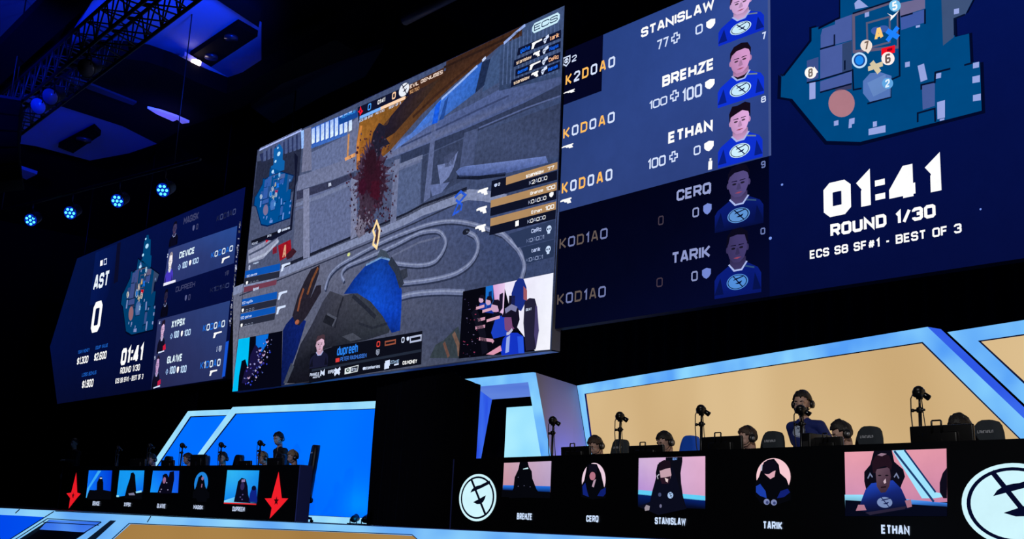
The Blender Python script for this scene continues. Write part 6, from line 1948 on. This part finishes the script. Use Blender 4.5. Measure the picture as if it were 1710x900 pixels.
def build_person(J, shirt, hair_m, head_rot=(0, 0), sleeve=.55, hair_style='short', headset=True, voxel=.0085, hk=1.0, scale=1.0):
    """One continuous body from a skeleton J (dict of joints), hair / headset / eyes as its parts.
    Faces -y. head_rot = (pitch down, yaw to the figure's left)."""
    caps = []          # (a, b, ra, rb, material index): 0 skin 1 shirt 2 trousers 3 shoes

    def C(a, b, ra, rb, m): caps.append((Vector(a), Vector(b), ra, rb, m))
    P, Ch, N = Vector(J['pelvis']), Vector(J['chest']), Vector(J['neck'])
    X = Vector((1, 0, 0))
    C(P - X * .075, P + X * .075, .115, .115, 2)
    mid = P.lerp(Ch, .5) + Vector((0, .015, 0))
    for s in (-1, 1):
        C(P + X * s * .065, mid + X * s * .07, .115, .108, 1)
        C(mid + X * s * .07, Ch + X * s * .085, .108, .118, 1)
        C(Ch + X * s * .085, N + X * s * .05 + Vector((0, 0, -.045)), .115, .062, 1)
    for s, n_ in ((-1, 'r'), (1, 'l')):
        S_, E, Wr = Vector(J['sh_' + n_]), Vector(J['el_' + n_]), Vector(J['wr_' + n_])
        C(N + Vector((0, .0, -.06)) + X * s * .05, S_, .06, .066, 1)
        k = S_.lerp(E, sleeve)
        if sleeve < 1:
            C(S_, k, .066, .058, 1); C(S_, E, .046, .041, 0)
        else:
            C(S_, E, .06, .048, 1)
        if sleeve > 1: C(E, E.lerp(Wr, .9), .046, .037, 1)
        C(E, Wr, .04, .028, 0)
        # hand: palm, four fingers with a bend, thumb from the side of the palm
        d = (Wr - E).normalized()
        hd = Vector(J.get('hand_' + n_, tuple(d))).normalized()
        up = Vector((0, 0, 1))
        sd = hd.cross(up); sd = sd.normalized() if sd.length > .1 else Vector((s, 0, 0))
        nrm = sd.cross(hd).normalized()
        pc = Wr + hd * .045
        for q in (-.026, -.009, .009, .026):
            C(Wr + hd * .012 + sd * q * .8, Wr + hd * .085 + sd * q, .014, .0125, 0)
        for q, L in ((-.029, .058), (-.01, .07), (.01, .074), (.029, .066)):
            b0 = Wr + hd * .09 + sd * q
            b1 = b0 + hd * L * .5 - nrm * L * .12 + sd * q * .12
            b2 = b1 + hd * L * .38 - nrm * L * .36
            C(b0, b1, .0095, .0088, 0); C(b1, b2, .0088, .0075, 0)
        t0 = Wr + hd * .028 - sd * s * .03
        t1 = t0 + hd * .03 - sd * s * .024 - nrm * .01
        t2 = t1 + hd * .032 - sd * s * .006 - nrm * .008
        C(t0, t1, .0125, .011, 0); C(t1, t2, .011, .009, 0)
    for s, n_ in ((-1, 'r'), (1, 'l')):
        H, K_, A = Vector(J['hip_' + n_]), Vector(J['kn_' + n_]), Vector(J['an_' + n_])
        C(H, K_, .092, .062, 2); C(K_, A, .06, .042, 2)
        C(A + Vector((0, .03, -.045)), A + Vector((0, -.12, -.05)), .034, .03, 3)
    # head and face in the head's own frame: origin at the top of the neck
    R = Euler((head_rot[0], 0, head_rot[1]), 'ZYX').to_matrix()
    R = Matrix.Rotation(head_rot[1], 3, 'Z') @ Matrix.Rotation(head_rot[0], 3, 'X')
    HB = N + Vector((0, -.012, .065))
    def h(x, y, z): return HB + R @ (Vector((x, y, z)) * hk)
    C(N + Vector((0, .01, -.05)), HB + Vector((0, .005, .03)), .058, .054, 0)
    mb = MB()
    for a, b, ra, rb, m in caps: capsule(mb, a, b, ra, rb)
    hc = []
    def HBALL(c, s): hc.append(h(*c)); mb.ball(h(*c), [q * hk for q in s], 20, 14, R=R)
    HBALL((0, -.005, .125), (.076, .096, .098))
    HBALL((0, -.03, .06), (.06, .07, .075))
    HBALL((0, -.062, .028), (.036, .034, .03))                         # chin
    for s in (-1, 1):
        HBALL((s * .034, -.06, .072), (.03, .03, .03))                 # cheek
        HBALL((s * .078, .008, .088), (.012, .022, .034))              # ear
        HBALL((s * .03, -.083, .121), (.03, .014, .012))               # brow
    capsule(mb, h(0, -.094, .115), h(0, -.108, .077), .009, .013)      # nose
    for s in (-1, 1): capsule(mb, h(s * .009, -.1, .074), h(s * .012, -.094, .074), .008, .007)
    capsule(mb, h(-.018, -.089, .047), h(.018, -.089, .047), .007, .007)   # lips
    capsule(mb, h(-.015, -.088, .038), h(.015, -.088, .038), .0075, .0075)
    tmp = mb.build('body_cage', [SKIN])
    md = tmp.modifiers.new('union', 'REMESH'); md.mode = 'VOXEL'; md.voxel_size = voxel; md.adaptivity = 0.0
    sm = tmp.modifiers.new('soft', 'SMOOTH'); sm.factor = .5; sm.iterations = 2
    dg = bpy.context.evaluated_depsgraph_get()
    me = bpy.data.meshes.new_from_object(tmp.evaluated_get(dg))
    bpy.data.objects.remove(tmp)
    me.materials.clear()
    for m in (SKIN, shirt, TROUSER, SHOE): me.materials.append(m)
    n = len(me.polygons)
    cs = np.empty(n * 3); me.polygons.foreach_get('center', cs); cs = cs.reshape(-1, 3)
    best = np.full(n, 1e9); mi = np.zeros(n, int)
    for a, b, ra, rb, m in caps:
        A, B = np.array(a), np.array(b)
        ab = B - A
        t = np.clip(((cs - A) @ ab) / (ab @ ab + 1e-12), 0, 1)
        dd = np.linalg.norm(cs - (A + t[:, None] * ab), axis=1) - (ra + (rb - ra) * t)
        k = dd < best
        best[k] = dd[k]; mi[k] = m
    Hc = np.array(h(0, -.02, .09)); inv = np.array(R.inverted())
    loc = (cs - np.array(HB)) @ inv.T
    mi[(loc[:, 2] > .012) & (np.abs(loc[:, 0]) < .12) & (np.abs(loc[:, 1]) < .16)] = 0
    me.polygons.foreach_set('material_index', mi.astype(np.int32))
    me.polygons.foreach_set('use_smooth', np.ones(n, bool))
    body = bpy.data.objects.new('person', me)
    COL.objects.link(body)
    # hair: a cap over the skull, open at the face
    if hair_m:
        bm = bmesh.new()
        bmesh.ops.create_uvsphere(bm, u_segments=36, v_segments=24, radius=1)
        kill = []
        for v in bm.verts:
            x, y, z = v.co
            lift = 1.0
            if hair_style == 'swept' and y < .2 and z > .3: lift = 1.16
            if hair_style == 'curly': lift = 1.1
            nz_ = .05 * mnoise.noise((x * 5, y * 5, z * 5)) + .02 * mnoise.noise((x * 13, y * 13, z * 13))
            v.co = Vector((x * .082, y * .102 - .003, z * .103 * lift + .128)) * 1.0
            v.co += Vector((x, y, z)) * nz_ * .12 * (1.6 if hair_style == 'curly' else 1)
            lim = .165 if y < -.55 else (.128 if y < -.1 else (.105 if y < .3 else .055))
            if v.co.z < lim + .012 * mnoise.noise((x * 9, y * 9, 1.7)): kill.append(v)
        bmesh.ops.delete(bm, geom=kill, context='VERTS')
        r_ = bmesh.ops.solidify(bm, geom=bm.faces[:], thickness=-.012)
        m2 = MB()
        bm.verts.index_update()
        m2.add([h(*v.co) for v in bm.verts], [[v.index for v in f.verts] for f in bm.faces], 0, True)
        bm.free()
        for s in (-1, 1): m2.tube([h(s * .014, -.1, .128), h(s * .032, -.099, .133), h(s * .05, -.086, .127)], [.004, .006, .003], 6)
        m2.build('hair', hair_m, body)
    for s in (-1, 1):
        MB().ball(h(s * .031, -.0835, .104), (.0135, .0105, .0095), 12, 8, 0, R).ball(h(s * .031, -.0915, .104), (.0055, .004, .0055), 10, 6, 1, R).build('eye', [mat('eye_white', (215, 212, 208), .3), mat('eye_dark', (25, 18, 15), .2)], body)
    if headset:
        hs = MB()
        arc = [(.092 * math.sin(t), .012, .1 + .137 * math.cos(t)) for t in [math.pi * (k / 16 - .5) for k in range(17)]]
        for dy in (-.014, 0, .014): hs.tube([h(x, y + dy, z) for x, y, z in arc], .0085, 8)
        hso = hs.build('headset', HEADSET, body)
        for s in (-1, 1):
            MB().tube([h(s * .078, .01, .092), h(s * .086, .01, .092), h(s * .108, .01, .092), h(s * .116, .01, .092)], [.036, .047, .045, .03], 16).build('ear_cup', HEADSET, hso)
            MB().tube([h(s * .117, .01, .092), h(s * .12, .01, .092)], .02, 12).build('cup_badge', HEADSET_L, hso, label='silver disc on the ear cup')
        MB().tube([h(.1, -.02, .075), h(.092, -.075, .045), h(.05, -.115, .038), (h(.03, -.122, .038))], .0045, 6).ball(h(.024, -.124, .038), (.013, .009, .009), 8, 6).build('microphone', HEADSET, hso)
    body.scale = (scale, scale, scale)
    return body


def seated(lean=0.0, arms=(0, 0)):
    J = dict(pelvis=(0, .03, .535), chest=(0, -.06 - lean, .86), neck=(0, -.1 - lean * 1.5, 1.03))
    for s, n_ in ((-1, 'r'), (1, 'l')):
        J['sh_' + n_] = (s * .185, -.07 - lean, .965)
        J['el_' + n_] = (s * .265, -.2 - lean, .805)
        J['wr_' + n_] = (s * (.2 + arms[0] * s), -.43 - lean, .785)
        J['hand_' + n_] = (-.15 * s, -1, -.02)
        J['hip_' + n_] = (s * .1, .0, .535); J['kn_' + n_] = (s * .14, -.43, .54); J['an_' + n_] = (s * .14, -.4, .1)
    return J


def standing(bend=.0, armr=None, arml=None):
    J = dict(pelvis=(0, .0, .96), chest=(0, -.03 - bend, 1.3), neck=(0, -.04 - bend * 1.6, 1.5 - bend * .2))
    for s, n_ in ((-1, 'r'), (1, 'l')):
        J['sh_' + n_] = (s * .2, -.03 - bend * 1.3, 1.42 - bend * .15)
        J['el_' + n_] = (s * .265, .0 - bend, 1.14); J['wr_' + n_] = (s * .27, -.1 - bend, .9)
        J['hand_' + n_] = (-.1 * s, -.25, -1)
        J['hip_' + n_] = (s * .095, .0, .93); J['kn_' + n_] = (s * .1, -.02, .5); J['an_' + n_] = (s * .11, .01, .085)
    for n_, a_ in (('r', armr), ('l', arml)):
        if a_:
            J['el_' + n_], J['wr_' + n_] = a_[0], a_[1]
            if len(a_) > 2: J['hand_' + n_] = a_[2]
    return J


RZR, RZL = DR.ang, DL.ang


def behind(plane, px, py, t, z=0.0):
    b = plane.back(t)
    return b.pt(b.u(px, py), z)


def head_at(plane, px, py, t, body_dy=-.13):
    """floor point of a seated figure whose head is seen at px: the head sits body_dy in front of the seat"""
    b = plane.back(t)
    return b.back(-body_dy).pt(b.u(px, py), 0) if False else plane.back(t - body_dy).pt(b.u(px, py), 0)


# ---------- right booth
chair_g = gaming_chair(TEX)
chair_b = gaming_chair(CH_BLUE, False)
specR = [  # px, py of head; head pitch, yaw; hair material and style; chair; labels
    (998, 742, (.5, .1), HAIR_M, 'short', 'g', 'seated player at the left end of the right desk, head bowed in a headset', 'grey gaming chair at the left end of the right desk', 0.0),
    (1114, 735, (.42, .0), HAIR_D, 'short', 'b', 'seated player in a headset in front of the blue chair back', 'bright blue gaming chair back at the right desk', 0.0),
    (1251, 726, (.25, -.45), HAIR_M, 'short', 'g', 'seated player in a headset to the left of the standing coach, turned aside', 'grey gaming chair left of the standing person in blue', 0.0),
    (1412, 720, (.38, -.5), HAIR_D, 'swept', 'g', 'seated player with swept dark hair and headset, right of the standing person in blue', 'grey gaming chair right of the standing person in blue', 0.0),
    (1610, 712, (.5, -.2), HAIR_D, 'curly', 'g', 'seated player at the right end, only curly hair showing above the monitor', 'grey gaming chair at the right end of the right desk', 0.0)]
firstg = True
for px, py, hr, hm, hst, ck, lb, cl, ln in specR:
    p = head_at(DR, px, py, .95)
    o = build_person(seated(ln), JERSEY_BLUE, hm, hr, .6, hst)
    place(o, p, RZR + random.uniform(-.05, .05), lb, 'person', 'players at the right desk')
    if ck == 'b': place(chair_b, p, RZR, cl, 'chair', 'gaming chairs')
    else:
        place(chair_g, p, RZR, cl, 'chair', 'gaming chairs', copy=not firstg)
        firstg = False
p = behind(DR, 1355, 700, 1.62)
coach = build_person(standing(.06, ((-.25, .06, 1.16), (-.27, -.02, .9), (0, -.2, -1)), ((.3, .0, 1.16), (.28, -.14, .95), (0, -.4, -1))), JERSEY_BLUE, HAIR_D, (.16, .28), .62, 'short', voxel=.008, hk=1.15, scale=.962)
place(coach, p, RZR + .05, 'standing person in a blue jersey with a round white emblem and a headset', 'person')
# beard and chest emblem of the coach
N_ = Vector((0, -.04 - .06 * 1.6, 1.5 - .012)) + Vector((0, -.012, .065))
Rh = Matrix.Rotation(.28, 3, 'Z') @ Matrix.Rotation(.16, 3, 'X') * 1.15
bd = MB()
for x, y, z, r_ in [(sx * .058, -.045, .05, .022) for sx in (-1, 1)] + [(sx * .038, -.074, .03, .024) for sx in (-1, 1)] + [(0, -.084, .018, .026), (0, -.092, .0585, .009)] + [(sx * .016, -.0915, .057, .009) for sx in (-1, 1)]:
    bd.ball(N_ + Rh @ Vector((x, y, z)), (r_, r_ * .8, r_), 12, 8, R=Rh)
bd.build('beard', HAIR_D, coach)


class Local:
    """a small plane in a figure's own frame, for a printed emblem"""
    def __init__(self, c, n): self.c, self.n = Vector(c), Vector(n).normalized()
    def pt(self, u, z, out=0):
        r = Vector((1, 0, 0)); upv = self.n.cross(r)
        upv = -upv if upv.z < 0 else upv
        return tuple(self.c + r * u + upv * z + self.n * out)


print_white = mat('print_white', (185, 200, 225), .8)
print_dark = mat('print_dark', (14, 26, 74), .8)


def chest_emblem(parent, c, n, r_):
    me_ = parent.data
    bm_ = bmesh.new(); bm_.from_mesh(me_)
    from mathutils.bvhtree import BVHTree
    bv = BVHTree.FromBMesh(bm_)
    shapes = []
    class A2:
        def shape(self, q, col, lay): shapes.append((q, col, lay))
    ring_emblem(A2(), 0, 0, r_, r_ * .82, 'w', 'd', 0)
    mbs = MB()
    for q, col, lay in shapes:
        # subdivide the outline on the shirt: project each point along -n on the body
        cx = sum(u for u, z in q) / len(q); cz = sum(z for u, z in q) / len(q)
        rings = [[(cx + (u - cx) * k, cz + (z - cz) * k) for u, z in q] for k in (1, .75, .5, .25)]
        vs = []
        for rg in rings + [[(cx, cz)]]:
            for u, z in rg:
                o_ = Vector((c[0] + u, c[1] - .4, c[2] + z))
                hit = bv.ray_cast(o_, Vector((0, 1, 0)))
                p_ = hit[0] if hit[0] else o_ + Vector((0, .4, 0))
                vs.append(p_ + Vector((0, -.0015 - .0006 * lay, 0)))
        n_ = len(q)
        fs = [(i * n_ + j, i * n_ + (j + 1) % n_, (i + 1) * n_ + (j + 1) % n_, (i + 1) * n_ + j) for i in range(3) for j in range(n_)]
        fs += [(3 * n_ + j, 3 * n_ + (j + 1) % n_, 4 * n_) for j in range(n_)]
        mbs.add(vs, fs, 0 if col == 'w' else 1, True)
    bm_.free()
    mbs.build('chest_emblem', [print_white, print_dark], parent, label='white round emblem on the chest')


chest_emblem(coach, (-.03, -.15, 1.355), (0, -1, 0), .09)

# props on the right desk
mon = monitor()
first = True
for px0, px1, py, lb in ((939, 987, 745, 'black monitor back at the left end of the right desk'), (1052, 1110, 743, 'black monitor back left of the blue chair'), (1173, 1241, 728, 'black monitor back right of the blue chair'),
                         (1362, 1408, 729, 'black monitor back in front of the standing person in blue'), (1521, 1627, 709, 'largest black monitor back, near the right end of the right desk')):
    b = DR.back(.3)
    ua, ub = b.u(px0, py), b.u(px1, py)
    o = place(mon, b.pt((ua + ub) / 2, TH), RZR, lb, 'monitor', 'monitors on the right desk', copy=not first)
    zt_ = b.uv((px0 + px1) / 2, py)[1]
    o.scale = ((ub - ua) / .56, 1, (zt_ - TH) / .475)
    first = False
cst = camera_stand()
first = True
for px, py, lb in ((924, 699, 'camera on a pole at the left end of the right desk'), (1036, 692, 'camera on a pole, second from left on the right desk'), (1171.5, 681, 'camera on a pole right of the blue chair'), (1338, 681, 'camera on a pole hiding the face of the standing person in blue'), (1535, 652, 'camera on a pole at the right end of the right desk')):
    b = DR.back(.52 if px != 1338 else .5)
    zc = b.uv(px, py + 4)[1]
    o = place(cst, b.pt(b.u(px, py), TH), RZR, lb, 'camera', 'cameras on poles at the right desk', copy=not first)
    o.scale = (1, 1, (zc - TH) / .76)
    first = False
b = DR.back(.28)
u0, u1 = b.u(1346, 740), b.u(1361, 740)
zt_ = b.uv(1352, 724)[1]
pc = empty('computer_case', b.pt((u0 + u1) / 2, TH), RZR, 'narrow black computer case standing left of the monitor before the standing person in blue', 'computer')
MB().rbox((0, .08, (zt_ - TH) / 2), (u1 - u0, .3, zt_ - TH), .008).build('case', PLASTIC, pc)
MB().box((0, -.073, (zt_ - TH) * .5), ((u1 - u0) * .6, .004, (zt_ - TH) * .6)).build('vent_panel', mat('vent_dark', (22, 22, 26), .7), pc)

# ---------- left booth
specL = [
    (255, 766, (.35, .2), HAIR_D, 'short', 'seated player in a headset at the dark left end of the left desk', 'black gaming chair second from left behind the left desk', 1.3),
    (316, 763, (.3, -.3), HAIR_M, 'short', 'seated player in a headset with face turned to the left, middle of the left desk', 'black gaming chair in the middle of the left desk', 1.3),
    (372, 762, (.15, .45), HAIR_D, 'short', 'seated dark-haired player behind the second camera pole from the right', 'black gaming chair with rounded top right of the dark-haired player', 1.3),
    (441, 768, (.4, -.15), HAIR_B, 'short', 'seated fair-haired player below the rightmost camera pole of the left desk', 'black gaming chair hidden behind the fair-haired player', 1.25),
    (492, 762, (.22, .0), HAIR_B, 'swept', 'seated fair-haired player at the right end of the left desk, in profile', 'tall black gaming chair standing beside the right end of the left desk', 1.46)]
chair_k = gaming_chair(CH_BLK, False)
chair_t = gaming_chair(CH_BLK, True, 1.46)
first = True
for px, py, hr, hm, hst, lb, cl, hh in specL:
    p = head_at(DL, px, py, .95)
    o = build_person(seated(0), JERSEY_BLK, hm, hr, 1.2, hst, voxel=.0095)
    rz = RZL + (-.38 if px == 492 else 0)
    place(o, p, rz, lb, 'person', 'players at the left desk')
    if hh > 1.4: place(chair_t, p, rz, cl, 'chair', 'gaming chairs')
    else:
        place(chair_k, p, rz, cl, 'chair', 'gaming chairs', copy=not first)
        first = False
p = behind(DL, 477, 735, 1.8)
o = build_person(standing(.05), JERSEY_BLK, HAIR_D, (.3, .25), 1.2, 'short', voxel=.009, hk=1.1, scale=.985)
place(o, p, RZL - .1, 'standing person in black and a headset behind the right end of the left desk', 'person')
lan = MB().tube([(-.03, -.16, 1.38), (-.02, -.19, 1.25), (0, -.185, 1.12), (.02, -.19, 1.25), (.05, -.16, 1.38)], .006, 6).box((0, -.19, 1.09), (.07, .006, .09))
lan.build('lanyard', mat('lanyard_grey', (120, 120, 135), .7), o, label='grey lanyard with a badge')
p = behind(DL, 125, 760, 1.3)
o = build_person(standing(.0, None, ((.24, -.12, 1.2), (.05, -.3, 1.22), (-1, -.2, .1))), JERSEY_BLK, HAIR_D, (.1, .2), 1.2, 'short', headset=False, voxel=.0095)
place(o, p, RZL + .2, 'person in dark clothes standing in the dark at the far left', 'person')

mon_l = monitor(handle=False)
first = True
for px0, px1, py, lb in ((219, 244, 766, 'black monitor back in the dark at the left of the left desk'), (271, 292, 768, 'black monitor back with a chair behind it, second from left on the left desk'), (320, 346, 758.5, 'tallest black monitor back, middle of the left desk'), (400, 421, 769, 'low black monitor back right of the rounded black chair'), (448, 475, 764, 'black monitor back below the standing person in black')):
    b = DL.back(.3)
    ua, ub = b.u(px0, py), b.u(px1, py)
    o = place(mon_l, b.pt((ua + ub) / 2, TH), RZL, lb, 'monitor', 'monitors on the left desk', copy=not first)
    o.scale = ((ub - ua) / .56, 1, (b.uv((px0 + px1) / 2, py)[1] - TH) / .475)
    first = False
cst2 = camera_stand()
first = True
for px, py, lb in ((198, 748, 'camera on a pole at the dark left end of the left desk'), (251, 744, 'camera on a pole, second from left on the left desk'), (305, 743, 'camera on a pole before the slanted pale blue frame'), (370, 742, 'camera on a pole above the dark-haired player of the left desk'), (435, 739, 'camera on a pole at the right of the left desk, before the blue wall')):
    b = DL.back(.52)
    zc = b.uv(px, py + 1)[1]
    o = place(cst2, b.pt(b.u(px, py), TH), RZL, lb, 'camera', 'cameras on poles at the left desk', copy=not first)
    o.scale = (1, 1, (zc - TH) / .76)
    first = False
# small black floor lamps in front of the curtain's foot
for px, lb in ((590, 'left of two small black floor lamps before the blue wall, by the curtain'), (609, 'right of two small black floor lamps before the blue wall, by the curtain')):
    b = BL.back(-.3)
    r_ = empty('floor_lamp', b.pt(b.u(px, 872), 0), BL.ang, lb, 'lamp', 'small floor lamps by the curtain')
    MB().rbox((0, 0, .012), (.2, .16, .024), .008).build('base', PLASTIC, r_)
    MB().tube([(0, -.04, .09), (0, .0, .1), (0, .09, .14)], [.05, .07, .075], 12).build('lamp_head', PLASTIC, r_)
    MB().tube([(-.09, 0, .02), (-.09, 0, .11)], .01, 6).tube([(.09, 0, .02), (.09, 0, .11)], .01, 6).tube([(-.09, 0, .105), (.09, 0, .105)], .01, 6).build('bracket', PLASTIC, r_)

for px in (586, 606):
    b = BL.back(-.32)
    q = b.pt(b.u(px, 872), .16)
    spot('floor_lamp_light', q, BL.pt(BL.u(px - 60, 780), 1.0), (0.0, 0.42, 1.0), 60, 130, 1.0, .25)
